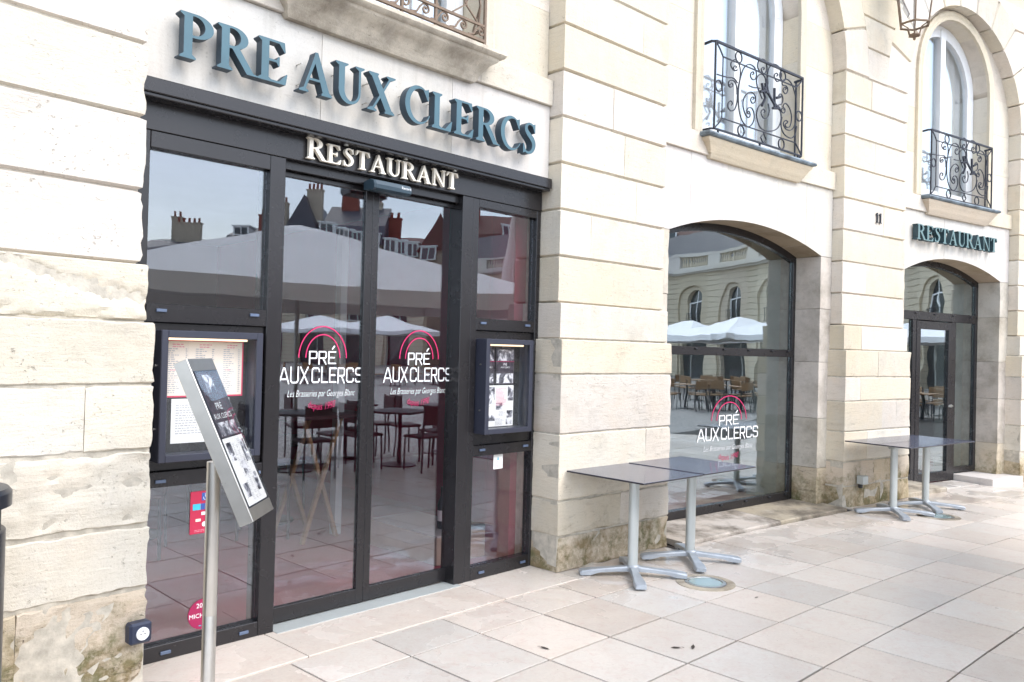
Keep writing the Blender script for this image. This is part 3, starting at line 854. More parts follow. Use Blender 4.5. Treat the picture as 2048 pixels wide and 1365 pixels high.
# fallen leaves on the paving
for i, (x, y, lb) in enumerate(((1352, 1297, 'small dark curled leaf on the paving below the ground light'), (1386, 1296, 'second small dark leaf beside the curled one on the paving'), (1090, 1298, 'small dark leaf on the paving left of the others'), (1514, 1196, 'tiny dark leaf on the paving right of the ground light'))):
    v = ray(x, y); P_ = CAMP + v * (-CAM_H / v.z)
    t = thing('fallen_leaf', lb, 'leaf', (P_.x, P_.y, .002), i * 1.3, 'fallen leaves on the paving')
    L_ = .030 if i < 3 else .018
    MB().add([(-L_, 0, .001), (-L_ * .3, L_ * .35, .004), (L_ * .5, L_ * .3, .003), (L_, 0, .006), (L_ * .4, -L_ * .3, .004), (-L_ * .4, -L_ * .28, .002)], [(0, 1, 5), (1, 2, 4, 5), (2, 3, 4)]).build('blade', M['leaf'], t)
    MB().tube([(L_, 0, .006), (L_ * 1.5, L_ * .1, .003)], .0012, 4).build('stalk', M['leaf'], t)

# ------------------------------------------------------------------ lettering
def L_box(x0, y0, x1, y1): return lambda X, Y: np.maximum(np.maximum(x0 - X, X - x1), np.maximum(y0 - Y, Y - y1))
def L_poly(*pts):
    ar = sum(pts[i][0] * pts[(i + 1) % len(pts)][1] - pts[(i + 1) % len(pts)][0] * pts[i][1] for i in range(len(pts)))
    if ar < 0: pts = pts[::-1]
    def f(X, Y):
        r = np.full(X.shape, -9.0)
        for i in range(len(pts)):
            (x0, y0), (x1, y1) = pts[i], pts[(i + 1) % len(pts)]
            l = hypot(x1 - x0, y1 - y0)
            r = np.maximum(r, ((X - x0) * (y1 - y0) - (Y - y0) * (x1 - x0)) / l)
        return r
    return f
def L_ell(cx, cy, rx, ry): return lambda X, Y: (np.sqrt(((X - cx) / rx) ** 2 + ((Y - cy) / ry) ** 2) - 1) * min(rx, ry)
def L_u(*fs): 
    def f(X, Y):
        r = fs[0](X, Y)
        for g in fs[1:]: r = np.minimum(r, g(X, Y))
        return r
    return f
def L_sub(a, b): return lambda X, Y: np.maximum(a(X, Y), -b(X, Y))
def L_int(a, b): return lambda X, Y: np.maximum(a(X, Y), b(X, Y))
def L_path(pts, rad):
    def f(X, Y):
        r = np.full(X.shape, 9.0); n = len(pts)
        for i in range(n - 1):
            (x0, y0), (x1, y1) = pts[i], pts[i + 1]
            r0 = rad[i] if isinstance(rad, (list, tuple)) else rad; r1 = rad[i + 1] if isinstance(rad, (list, tuple)) else rad
            dx, dy = x1 - x0, y1 - y0; l2 = dx * dx + dy * dy + 1e-12
            t = np.clip(((X - x0) * dx + (Y - y0) * dy) / l2, 0, 1)
            r = np.minimum(r, np.hypot(X - x0 - t * dx, Y - y0 - t * dy) - (r0 + (r1 - r0) * t))
        return r
    return f
def foot(x0, x1, y=0, up=1, ov=.075):
    return L_poly((x0 - ov, y), (x1 + ov, y), (x1 + ov, y + .04 * up), (x1 + .005, y + .095 * up), (x0 - .005, y + .095 * up), (x0 - ov, y + .04 * up))
def G_P(): 
    return L_u(L_box(.10, .02, .26, .98), foot(.10, .26), foot(.10, .2, 1, -1), L_sub(L_int(L_u(L_ell(.33, .735, .335, .265), L_box(.2, .47, .33, 1.0)), L_box(.2, .4, 1, 1.2)), L_u(L_ell(.30, .735, .20, .21), L_box(.05, .525, .30, .945)))), .72
def G_R():
    g = L_u(L_box(.10, .02, .26, .98), foot(.10, .26), foot(.10, .2, 1, -1), L_sub(L_int(L_u(L_ell(.33, .75, .315, .25), L_box(.2, .5, .33, 1.0)), L_box(.2, .4, 1, 1.2)), L_u(L_ell(.31, .755, .18, .195), L_box(.05, .56, .31, .95))))
    return L_u(g, L_poly((.30, .53), (.46, .55), (.80, .0), (.63, .0)), L_poly((.60, .04), (.66, .0), (.86, 0), (.86, .035), (.76, .05))), .83
def G_E():
    return L_u(L_box(.10, .02, .26, .98), foot(.10, .26, ov=.07), foot(.10, .2, 1, -1, .07), L_box(.2, .945, .60, 1), L_poly((.60, 1), (.625, .76), (.60, .76), (.47, .96)),
               L_box(.2, .485, .48, .54), L_poly((.47, .40), (.495, .40), (.495, .63), (.47, .63), (.41, .51)), L_box(.2, 0, .63, .055), L_poly((.48, .04), (.65, .26), (.675, .26), (.64, 0))), .74
def G_A():
    return L_u(L_poly((.105, .02), (.165, .02), (.445, .92), (.40, 1.02)), L_poly((.385, 1.02), (.455, 1.02), (.77, .02), (.60, .02), (.36, .86)), L_box(.22, .31, .60, .365), foot(.115, .155, ov=.09), foot(.61, .76, ov=.055)), .86
def G_U():
    return L_u(L_box(.11, .33, .26, .98), foot(.11, .26, 1, -1, .085), L_box(.62, .33, .675, .98), foot(.615, .68, 1, -1, .085),
               L_sub(L_int(L_ell(.3925, .33, .2825, .345), L_box(0, -.1, 1, .34)), L_ell(.44, .34, .18, .27))), .82
def G_X():
    return L_u(L_poly((.10, .98), (.285, .98), (.74, .02), (.555, .02)), L_poly((.135, .02), (.195, .02), (.70, .98), (.64, .98)), foot(.14, .19, ov=.10), foot(.57, .72, ov=.06), foot(.12, .27, 1, -1, .06), foot(.645, .695, 1, -1, .10)), .84
def G_C():
    ring = L_sub(L_ell(.45, .5, .39, .525), L_ell(.51, .5, .31, .455))
    return L_u(L_sub(ring, L_poly((.60, .5), (.95, .10), (.95, .93), (.66, .80))), L_poly((.755, 1.0), (.755, .67), (.73, .67), (.60, .93))), .84
def G_L():
    return L_u(L_box(.10, .02, .26, .98), foot(.10, .26, ov=.07), foot(.10, .26, 1, -1, .07), L_box(.2, 0, .61, .055), L_poly((.44, .04), (.64, .30), (.665, .30), (.62, 0))), .70
def G_S():
    sp = catmull([(.49, .82), (.44, .915), (.34, .965), (.23, .935), (.17, .84), (.19, .72), (.29, .61), (.41, .50), (.475, .36), (.455, .20), (.36, .075), (.235, .045), (.14, .10), (.10, .2)], 4)
    n = len(sp); rad = []
    for i in range(n):
        t = i / (n - 1); rad.append(.03 + .05 * math.exp(-((t - .52) / .22) ** 2))
    return L_u(L_path(sp, rad), L_poly((.525, 1.0), (.525, .70), (.50, .70), (.42, .93)), L_poly((.065, .0), (.065, .31), (.09, .31), (.18, .07))), .63
def G_T():
    return L_u(L_box(.30, .02, .46, .98), foot(.30, .46), L_box(.06, .945, .70, 1), L_poly((.06, 1), (.03, .73), (.055, .73), (.19, .96)), L_poly((.70, 1), (.73, .73), (.705, .73), (.57, .96))), .76
def G_N():
    return L_u(L_box(.15, .02, .205, .95), foot(.15, .205, ov=.085), L_poly((.07, 1), (.25, 1), (.76, .0), (.69, -.01)), L_box(.705, .0, .76, .97), foot(.705, .76, 1, -1, .085)), .88
SERIF = {'P': G_P, 'R': G_R, 'E': G_E, 'A': G_A, 'U': G_U, 'X': G_X, 'C': G_C, 'L': G_L, 'S': G_S, 'T': G_T, 'N': G_N}
TK = .052
SANS = {
    'P': ([[(.06, 0), (.06, .94), (.55, .94), (.62, .86), (.62, .52), (.55, .44), (.06, .44)]], .70),
    'R': ([[(.06, 0), (.06, .94), (.55, .94), (.62, .86), (.62, .54), (.55, .46), (.06, .46)], [(.36, .46), (.62, .0)]], .72),
    'E': ([[(.62, .94), (.06, .94), (.06, .06), (.62, .06)], [(.06, .5), (.52, .5)]], .68),
    'É': ([[(.62, .94), (.06, .94), (.06, .06), (.62, .06)], [(.06, .5), (.52, .5)], [(.34, 1.16), (.50, 1.38)]], .68),
    'A': ([[(.0, 0), (.34, .94), (.44, .94), (.78, 0)], [(.15, .27), (.63, .27)]], .82),
    'U': ([[(.06, 1), (.06, .18), (.17, .06), (.55, .06), (.66, .18), (.66, 1)]], .76),
    'X': ([[(.04, 1), (.66, 0)], [(.66, 1), (.04, 0)]], .74),
    'C': ([[(.66, .74), (.66, .84), (.56, .94), (.16, .94), (.06, .84), (.06, .16), (.16, .06), (.56, .06), (.66, .16), (.66, .26)]], .76),
    'L': ([[(.06, 1), (.06, .06), (.58, .06)]], .64),
    'S': ([[(.64, .76), (.64, .84), (.55, .94), (.15, .94), (.06, .85), (.06, .62), (.14, .53), (.56, .49), (.64, .40), (.64, .15), (.55, .06), (.15, .06), (.06, .14), (.06, .24)]], .72),
    ' ': ([], .10),
}
def sans_glyph(ch):
    lines, adv = SANS[ch]
    if not lines: return None, adv
    return L_u(*[L_path(l, TK) for l in lines]), adv

def contours(f, x0, x1, y0, y1, h):
    nx = int((x1 - x0) / h) + 2; ny = int((y1 - y0) / h) + 2
    xs = x0 + h * np.arange(nx); ys = y0 + h * np.arange(ny)
    X, Y = np.meshgrid(xs, ys); V = f(X, Y); V = np.where(np.abs(V) < 1e-7, 1e-7, V)
    ins = V < 0
    seg = {}
    def ep(i, j, e):     # edge point key and position
        if e == 0: a, b = (i, j), (i + 1, j)
        elif e == 1: a, b = (i + 1, j), (i + 1, j + 1)
        elif e == 2: a, b = (i, j + 1), (i + 1, j + 1)
        else: a, b = (i, j), (i, j + 1)
        return (a, b)
    def pos(k):
        (a, b) = k; va, vb = V[a[1], a[0]], V[b[1], b[0]]; t = va / (va - vb)
        return (xs[a[0]] + t * (xs[b[0]] - xs[a[0]]), ys[a[1]] + t * (ys[b[1]] - ys[a[1]]))
    code = ins[:-1, :-1] * 1 + ins[:-1, 1:] * 2 + ins[1:, 1:] * 4 + ins[1:, :-1] * 8
    T = {1: [(3, 0)], 2: [(0, 1)], 3: [(3, 1)], 4: [(1, 2)], 5: [(3, 0), (1, 2)], 6: [(0, 2)], 7: [(3, 2)], 8: [(2, 3)], 9: [(2, 0)], 10: [(0, 1), (2, 3)], 11: [(2, 1)], 12: [(1, 3)], 13: [(1, 0)], 14: [(0, 3)]}
    for j, i in zip(*np.nonzero((code > 0) & (code < 15))):
        for e0, e1 in T[int(code[j, i])]:
            seg[ep(i, j, e0)] = ep(i, j, e1)
    loops = []
    while seg:
        k0 = next(iter(seg)); k = k0; lp = []
        while k in seg:
            lp.append(pos(k)); k = seg.pop(k)
        if len(lp) > 5: loops.append(lp)
    return loops

def simplify(lp, eps):
    def dp(p):
        if len(p) < 3: return p
        a, b = np.array(p[0]), np.array(p[-1]); ab = b - a; l = np.hypot(*ab) + 1e-12
        q = np.array(p); dist = np.abs((q[:, 0] - a[0]) * ab[1] - (q[:, 1] - a[1]) * ab[0]) / l
        i = int(np.argmax(dist))
        if dist[i] < eps: return [p[0], p[-1]]
        return dp(p[:i + 1])[:-1] + dp(p[i:])
    m = len(lp) // 2
    return dp(lp[:m + 1])[:-1] + dp(lp[m:] + [lp[0]])[:-1]

_gc = {}
def glyph_mesh(key, f, adv, h=.012, eps=.0022):
    """-> (verts2d, tris, loops) in em units"""
    if key in _gc: return _gc[key]
    lps = [simplify(l, eps) for l in contours(f, -.15, adv + .2, -.15, 1.5, h)]
    ar = lambda l: sum(l[i][0] * l[(i + 1) % len(l)][1] - l[(i + 1) % len(l)][0] * l[i][1] for i in range(len(l))) / 2
    outer = [l for l in lps if ar(l) > 0]; holes = [l for l in lps if ar(l) < 0]
    if sum(ar(l) for l in lps) < 0: outer, holes = holes, outer
    def inside(p, l):
        c = False
        for i in range(len(l)):
            (x0, y0), (x1, y1) = l[i], l[i - 1]
            if (y0 > p[1]) != (y1 > p[1]) and p[0] < (x1 - x0) * (p[1] - y0) / (y1 - y0) + x0: c = not c
        return c
    V, Tq, LP = [], [], []
    for o_ in outer:
        grp = [o_] + [hh for hh in holes if inside(hh[0], o_)]
        base = len(V)
        tr = tessellate_polygon([[Vector((p[0], p[1], 0)) for p in l] for l in grp])
        for l in grp:
            LP.append((len(V), len(l))); V += l
        Tq += [tuple(i + base for i in t) for t in tr]
    _gc[key] = (V, Tq, LP); return _gc[key]

def letter_mb(g, x, y, sc, d0, d1, sx=1.0):
    V, Tq, LP = g; n = len(V); mb = MB()
    vs = [(x + p[0] * sc * sx, d1, y + p[1] * sc) for p in V] + [(x + p[0] * sc * sx, d0, y + p[1] * sc) for p in V]
    fs = [t for t in Tq] + [(t[2] + n, t[1] + n, t[0] + n) for t in Tq]
    for b, m in LP:
        for i in range(m): fs.append((b + i, b + (i + 1) % m, b + (i + 1) % m + n, b + i + n))
    return mb.add(vs, fs)

def face_mb(g, x, y, sc, d, sx=1.0):
    V, Tq, LP = g
    return MB().add([(x + p[0] * sc * sx, d, y + p[1] * sc) for p in V], Tq)

def two_tone(o, side):
    """front face one colour, the returns another"""
    me = o.data; me.materials.append(side)
    return o

def serif_text(txt, s0, s1, base, h, d0, d1, mface, mside, parent, fn, space=.42, big_first=1.0, track=.0, pins=False):
    seq = []; x = 0
    for i, ch in enumerate(txt):
        if ch == ' ': x += space; continue
        f, adv = SERIF[ch]()
        q = big_first if i == 0 else 1.0
        seq.append((ch, f, adv, x, q)); x += adv * q + track
    sc = (s1 - s0) / (x - track - .0)
    for ch, f, adv, xx, q in seq:
        g = glyph_mesh('serif' + ch, f, adv)
        mb = letter_mb(g, s0 + xx * sc, base, h * q, d0, d1, sx=sc / h)
        o = mb.build('letter', mface, parent, fn=fn)
        # sides: polygons whose normal is not along the facade normal take the edge material
        o.data.materials.append(mside)
        th = TH0 - ((s0 + s1) / 2) / R0; nn = Vector((-cos(th), -sin(th), 0))
        for p in o.data.polygons:
            if abs(p.normal.dot(nn)) < .8: p.material_index = 1
        if pins:
            pm = MB()
            for dx, dz in ((.2, .25), (.2, .75)):
                X_, Z_ = s0 + (xx + dx) * sc, base + h * dz
                pm.tube([(X_, -.132, Z_), (X_, d0 + .002, Z_)], .004, 5)
            pm.build('pin', M['steel'], o, fn=fn)

FR1 = TF(-.205)
sg = thing('shop_sign', 'large blue-grey raised capitals reading PRE AUX CLERCS above the entrance', 'sign', FR1(-.24, -.13, 2.98))
serif_text('PRE AUX CLERCS', -1.535, 1.06, 2.985, .225, -.072, -.014, M['letter'], M['letter_edge'], sg, FR1, space=.18, pins=True)
sg = thing('shop_sign', 'cream raised capitals reading RESTAURANT on the dark fascia', 'sign', FR1(-.17, -.15, 2.65))
serif_text('RESTAURANT', -.748, .405, 2.652, .108, -.142, -.118, M['cream'], M['cream'], sg, FR1, big_first=1.12)
FR3 = TF(8.147)
sg = thing('shop_sign', 'dark teal raised capitals reading RESTAURANT over the farther arched door', 'sign', FR3(8.1, -.13, 3.05))
serif_text('RESTAURANT', 7.11, 9.03, 3.045, .185, -.098, -.03, M['letter_teal'], M['letter_dark'], sg, FR3)

def bfont(txt, size, shear=0.0, thin=0.0):
    cu = bpy.data.curves.new('tmp', 'FONT'); cu.body = txt; cu.size = size; cu.shear = shear; cu.offset = -thin; cu.resolution_u = 2
    ob = bpy.data.objects.new('tmp', cu); COL.objects.link(ob)
    dg = bpy.context.evaluated_depsgraph_get(); me = ob.evaluated_get(dg).to_mesh()
    vs = [(v.co.x, v.co.y) for v in me.vertices]; fs = [tuple(p.vertices) for p in me.polygons]
    ob.evaluated_get(dg).to_mesh_clear(); bpy.data.objects.remove(ob); bpy.data.curves.remove(cu)
    return vs, fs

def text_line(mb, txt, s0, s1, z, d, shear=0.0, arc=0.0, height=None):
    vs, fs = bfont(txt, 1.0, shear, .012 if shear else 0)
    w = max(v[0] for v in vs) - min(v[0] for v in vs); x0 = min(v[0] for v in vs)
    k = (s1 - s0) / w; kz = k if height is None else height / .7
    pts = []
    for x, y in vs:
        u = (x - x0) / w - .5
        pts.append((s0 + (x - x0) * k, d, z + y * kz + arc * (4 * u * u - 1) * -1 * -1))
    mb.add(pts, fs)

# house number on the pier
h = thing('house_number', 'small black metal number 11 on the pier', 'house number', W(6.17, 0, 3.1))
for x in (6.118, 6.186):
    mb = MB(); mb.prism([(x + .004, 3.12), (x + .046, 3.12), (x + .046, 3.128), (x + .033, 3.130), (x + .033, 3.232), (x + .019, 3.232), (x - .002, 3.208), (x + .003, 3.203), (x + .018, 3.210), (x + .018, 3.130), (x + .004, 3.128)], .004, .016)
    mb.build('digit', M['black_paint'], h, fn=W)

# ------------------------------------------------------------------ entrance front
SF = thing('entrance_shopfront', 'dark anthracite metal and glass entrance front with double sliding doors', 'shopfront', FR1(-.2, -.2, 0))
def part(name, mat, parent, fn, *boxes, bev=.003):
    mb = MB()
    for b in boxes: mb.bbox(*b, bev) if bev else mb.box(*b)
    return mb.build(name, mat, parent, fn=fn)
fr_ = M['frame']
part('cornice', fr_, SF, FR1, (-1.688, 1.262, -.20, -.045, 2.79, 2.862), (-1.687, 1.261, -.19, -.06, 2.772, 2.7915), bev=.004)
part('fascia', fr_, SF, FR1, (-1.687, 1.272, -.26, -.150, 2.636, 2.7735), bev=.002)
# recessed spotlights under the cornice
for s in (-.50, -.06, .35):
    mb = MB(); mb.tube([(s, -.10, 2.7715), (s, -.10, 2.765)], .014, 12); mb.build('downlight', M['steel'], SF, fn=FR1)
def pane(s0, s1, z0, z1, d, parent, fn, mat=None, name='pane'):
    return MB().box(s0, s1, d - .003, d + .003, z0, z1).build(name, mat or M['glass'], parent, fn=fn)
DF, DB = -.158, -.235
# left light
for nm, b in (('post', (-1.687, -1.595, DB, DF, .0068, 2.635)), ('post', (-.945, -.852, DB - .06, DF + .001, .0065, 2.635)), ('rail', (-1.594, -.946, DB, DF, 2.553, 2.635)),
              ('rail', (-1.594, -.946, DB, DF, 1.693, 1.785)), ('rail', (-1.594, -.946, DB, DF, .872, .95)), ('rail', (-1.594, -.946, DB, DF, .0065, .085))):
    part(nm, fr_, SF, FR1, b)
part('panel', fr_, SF, FR1, (-1.594, -.946, DB + .01, DF - .022, .951, 1.692))
pane(-1.594, -.946, 1.786, 2.552, -.2, SF, FR1); pane(-1.594, -.946, .086, .871, -.2, SF, FR1)
# right light
for nm, b in (('post', (.486, .582, DB - .06, DF + .001, .0065, 2.635)), ('post', (.5825, .64, DB, DF - .001, .0065, 2.635)), ('post', (1.232, 1.274, DB, DF, .0068, 2.635)), ('rail', (.641, 1.231, DB, DF, 2.578, 2.635)),
              ('rail', (.641, 1.231, DB, DF, 1.73, 1.812)), ('rail', (.641, 1.231, DB, DF, .858, .932)), ('rail', (.641, 1.231, DB, DF, .0065, .095))):
    part(nm, fr_, SF, FR1, b)
part('panel', fr_, SF, FR1, (.641, 1.231, DB + .01, DF - .022, .933, 1.729))
pane(.641, 1.231, 1.813, 2.577, -.2, SF, FR1); pane(.641, 1.231, .096, .857, -.2, SF, FR1)
# drain caps
for s, z in ((-1.52, 1.752), (-1.02, 1.752), (-1.50, .902), (-.985, .9), (-1.45, .045), (-1.03, .045), (.70, 1.78), (1.15, 1.78), (.72, .90), (1.16, .90), (.74, .05), (1.16, .05)):
    part('drain_cap', M['cap'], SF, FR1, (s - .026, s + .026, DF + .0005, DF + .011, z - .008, z + .008), bev=.002)
# header and doors
part('door_header', fr_, SF, FR1, (-.851, .485, -.33, -.20, 2.585, 2.636), bev=.002)
DD = -.262
def slide_door(s0, s1, stL, stR):
    d = part('sliding_door', fr_, SF, FR1, (s0, s0 + stL, DD - .02, DD + .02, .02, 2.583))
    mb = MB().bbox(s0, s0 + stL, DD - .02, DD + .02, .02, 2.583, .003).bbox(s1 - stR, s1, DD - .02, DD + .02, .02, 2.583, .003)
    mb.bbox(s0 + stL - .002, s1 - stR + .002, DD - .019, DD + .019, .021, .105, .002).bbox(s0 + stL - .002, s1 - stR + .002, DD - .019, DD + .019, 2.555, 2.582, .002)
    bpy.data.objects.remove(d)
    d = mb.build('sliding_door', fr_, SF, fn=FR1)
    pane(s0 + stL, s1 - stR, .105, 2.555, DD, d, FR1)
    return d
slide_door(-.86, -.1935, .03, .052)
slide_door(-.1925, .53, .048, .03)
# door sensor
mb = MB()
prof = [(-.19, 2.60), (-.125, 2.612), (-.085, 2.60), (-.072, 2.575), (-.075, 2.552), (-.10, 2.54), (-.19, 2.548)]
vs = []; n = len(prof)
for s in (-.305, -.295, -.03, -.02):
    q = .92 if s in (-.305, -.02) else 1
    for d, z in prof: vs.append((s, -.19 + (d + .19) * q, 2.575 + (z - 2.575) * q))
fs = [tuple(range(n)), tuple(3 * n + i for i in range(n - 1, -1, -1))]
for k in range(3):
    for i in range(n): fs.append((k * n + i, k * n + (i + 1) % n, (k + 1) * n + (i + 1) % n, (k + 1) * n + i))
sen = MB().add(vs, fs).build('door_sensor', M['sensor'], SF, fn=FR1)
mb = MB(); text_line(mb, 'Record', -.105, -.035, 2.571, -.0705); mb.build('print', M['vinyl'], sen, fn=FR1)

# ------------------------------------------------------------------ vinyl logos on the glass
def logo(cs, z0, w, hs, d, fn, label, loc):
    """cs centre, z0 baseline of AUX CLERCS, w its width, hs vertical scale"""
    t = thing('window_decal', label, 'window decal', loc)
    q = w / .575
    def line(txt, x0, x1, z, sc):
        wid = sum(SANS[c][1] + .06 for c in txt) - .06
        kx = (x1 - x0) / wid; x = x0; mb = MB()
        for ch in txt:
            f, adv = sans_glyph(ch)
            if f is not None:
                g = glyph_mesh('sans' + ch, f, adv, .016, .003); m_ = letter_mb(g, x, z, sc, d, d + .0012, sx=kx / sc); mb.add(m_.v, m_.f)
            x += (adv + .06) * kx
        tag(mb.build('lettering', M['vinyl'], t, fn=fn), kind='stuff')
    line('AUX CLERCS', cs - w / 2, cs + w / 2, z0, .094 * hs)
    line('PRÉ', cs - .097 * q, cs + .092 * q, z0 + .113 * hs, .078 * hs)
    for rx, rz in ((.164 * q, .186 * hs), (.117 * q, .138 * hs)):
        zb = z0 + .150 * hs
        pts = [(cs - rx * cos(pi * i / 28), d + .001, zb + rz * sin(pi * i / 28)) for i in range(29)]
        mb = MB(); vs = []; th = .0036 * sqrt(q)
        for i, p in enumerate(pts):
            a = Vector(pts[max(i - 1, 0)]); b = Vector(pts[min(i + 1, len(pts) - 1)]); tt = (b - a).normalized(); nn = Vector((-tt.z, 0, tt.x))
            vs += [tuple(Vector(p) + nn * th), tuple(Vector(p) - nn * th)]
        mb.add(vs, [(2 * i, 2 * i + 1, 2 * i + 3, 2 * i + 2) for i in range(len(pts) - 1)])
        mb.build('arc', M['magenta'], t, fn=fn)
    mb = MB(); text_line(mb, 'Les Brasseries par Georges Blanc', cs - .232 * q, cs + .232 * q, z0 - .078 * hs, d + .001, .35, height=.040 * hs); tag(mb.build('tagline', M['vinyl'], t, fn=fn), kind='stuff')
    mb = MB(); text_line(mb, 'depuis 1990', cs - .092 * q, cs + .092 * q, z0 - .142 * hs, d + .001, .25, arc=.016 * hs, height=.044 * hs); tag(mb.build('date_line', M['magenta'], t, fn=fn), kind='stuff')
    return t
logo(-.515, 1.374, .575, 1.0, DD + .0045, FR1, 'white and pink arched logo on the left sliding door', FR1(-.55, DD, 1.1))
logo(.222, 1.374, .575, 1.0, DD + .0045, FR1, 'white and pink arched logo on the right sliding door', FR1(.17, DD, 1.1))

# ------------------------------------------------------------------ arched window (bay 2) and arched door (bay 3)
def arch_strip(mb, c, h, zs, rise, th, d0, d1, n=20):
    Ro = (h * h + rise * rise) / (2 * rise); zc = zs + rise - Ro
    am = math.asin(h / Ro)
    for i in range(n):
        a0 = -am + 2 * am * i / n; a1 = -am + 2 * am * (i + 1) / n
        q = []
        for a, r in ((a0, Ro), (a1, Ro), (a1, Ro - th), (a0, Ro - th)): q.append((c + r * sin(a), zc + r * cos(a)))
        vs = [(p[0], d0, p[1]) for p in q] + [(p[0], d1, p[1]) for p in q]
        fs = [(0, 3, 2, 1), (4, 5, 6, 7), (0, 1, 5, 4), (2, 3, 7, 6)]
        if i == 0: fs.append((3, 0, 4, 7))
        if i == n - 1: fs.append((1, 2, 6, 5))
        mb.add(vs, fs)
    return lambda s, t=th: zc + sqrt((Ro - t) ** 2 - (s - c) ** 2)
FR2 = TF(4.025)
AW = thing('arched_window_front', 'segmental arched shop window with dark frame between two stone piers', 'window', FR2(4.02, -.44, 0))
WD = -.40
c2, h2 = 4.025, 1.25
mb = MB(); top2 = arch_strip(mb, c2, h2 + .01, ZSPR + .005, RISE, .075, WD - .06, WD)
mb.build('frame_head', fr_, AW, fn=FR2)
part('frame_post', fr_, AW, FR2, (c2 - h2 - .01, c2 - h2 + .055, WD - .06, WD, .055, ZSPR - .02)); part('frame_post', fr_, AW, FR2, (c2 + h2 - .045, c2 + h2 + .01, WD - .06, WD, .055, ZSPR - .02))
part('transom', fr_, AW, FR2, (c2 - h2 + .056, c2 + h2 - .046, WD - .06, WD + .004, 1.595, 1.675)); part('frame_sill', fr_, AW, FR2, (c2 - h2 + .056, c2 + h2 - .046, WD - .06, WD + .006, .053, .135))
for s in (3.55, 4.0, 4.42, 4.84, 5.15):
    for z in (1.655, .115):
        part('drain_cap', M['black'], AW, FR2, (s - .02, s + .02, WD + .007, WD + .02, z - .008, z + .008), bev=.003)
pane(c2 - h2 + .056, c2 + h2 - .046, .136, 1.594, WD - .03, AW, FR2, M['glass_shop'])
xs_ = [c2 - h2 + .056 + (2 * h2 - .102) * i / 20 for i in range(21)]
MB().prism([(xs_[0], 1.676), (xs_[-1], 1.676)] + [(x, top2(x)) for x in xs_[::-1]], WD - .033, WD - .027).build('pane', M['glass_shop'], AW, fn=FR2)
logo(4.15, .755, 1.02, 1.3, WD - .0255, FR2, 'white and pink arched logo low on the arched window', FR2(4.13, WD, .5))

AD = thing('arched_door_front', 'segmental arched front with dark frame and narrow glass door beneath the teal sign', 'shopfront', FR3(8.15, -.44, 0))
c3, h3 = 8.15, 1.14
mb = MB(); top3 = arch_strip(mb, c3, h3 + .01, ZSPR + .005, RISE, .075, WD - .06, WD)
mb.build('frame_head', fr_, AD, fn=FR3)
part('frame_post', fr_, AD, FR3, (c3 - h3 - .01, c3 - h3 + .055, WD - .06, WD, .012, ZSPR - .02)); part('frame_post', fr_, AD, FR3, (c3 + h3 - .05, c3 + h3 + .01, WD - .06, WD, .108, ZSPR - .02))
part('transom', fr_, AD, FR3, (c3 - h3 + .056, c3 + h3 - .051, WD - .06, WD + .004, 2.115, 2.225))
for s in (7.35, 7.75, 8.2, 8.65, 9.1): part('drain_cap', M['black'], AD, FR3, (s - .02, s + .02, WD + .005, WD + .018, 2.19, 2.206), bev=.003)
part('frame_post', fr_, AD, FR3, (7.70, 7.78, WD - .06, WD + .002, .01, 2.114)); part('frame_post', fr_, AD, FR3, (8.64, 8.74, WD - .06, WD + .002, .01, 2.114))
part('rail', fr_, AD, FR3, (8.741, c3 + h3 - .051, WD - .06, WD, .108, .175)); part('rail', fr_, AD, FR3, (c3 - h3 + .056, 7.699, WD - .06, WD, .075, .15))
pane(8.741, c3 + h3 - .051, .176, 2.114, WD - .03, AD, FR3, M['glass_shop']); pane(c3 - h3 + .056, 7.699, .151, 2.114, WD - .03, AD, FR3, M['glass_shop'])
xs_ = [c3 - h3 + .056 + (2 * h3 - .107) * i / 20 for i in range(21)]
MB().prism([(xs_[0], 2.226), (xs_[-1], 2.226)] + [(x, top3(x)) for x in xs_[::-1]], WD - .033, WD - .027).build('pane', M['glass_shop'], AD, fn=FR3)
dd = MB().bbox(7.781, 7.875, WD - .05, WD + .008, .02, 2.105, .003).bbox(8.545, 8.639, WD - .05, WD + .008, .02, 2.105, .003).bbox(7.874, 8.546, WD - .049, WD + .007, .021, .14, .003).bbox(7.874, 8.546, WD - .049, WD + .007, 2.0, 2.104, .003).build('door', fr_, AD, fn=FR3)
pane(7.875, 8.545, .14, 2.0, WD - .02, dd, FR3, M['glass_shop'])
mb = MB(); mb.bbox(8.58, 8.60, WD + .008, WD + .04, .98, 1.02, .004).bbox(8.50, 8.60, WD + .04, WD + .056, .99, 1.01, .004); mb.build('handle', M['steel'], dd, fn=FR3)

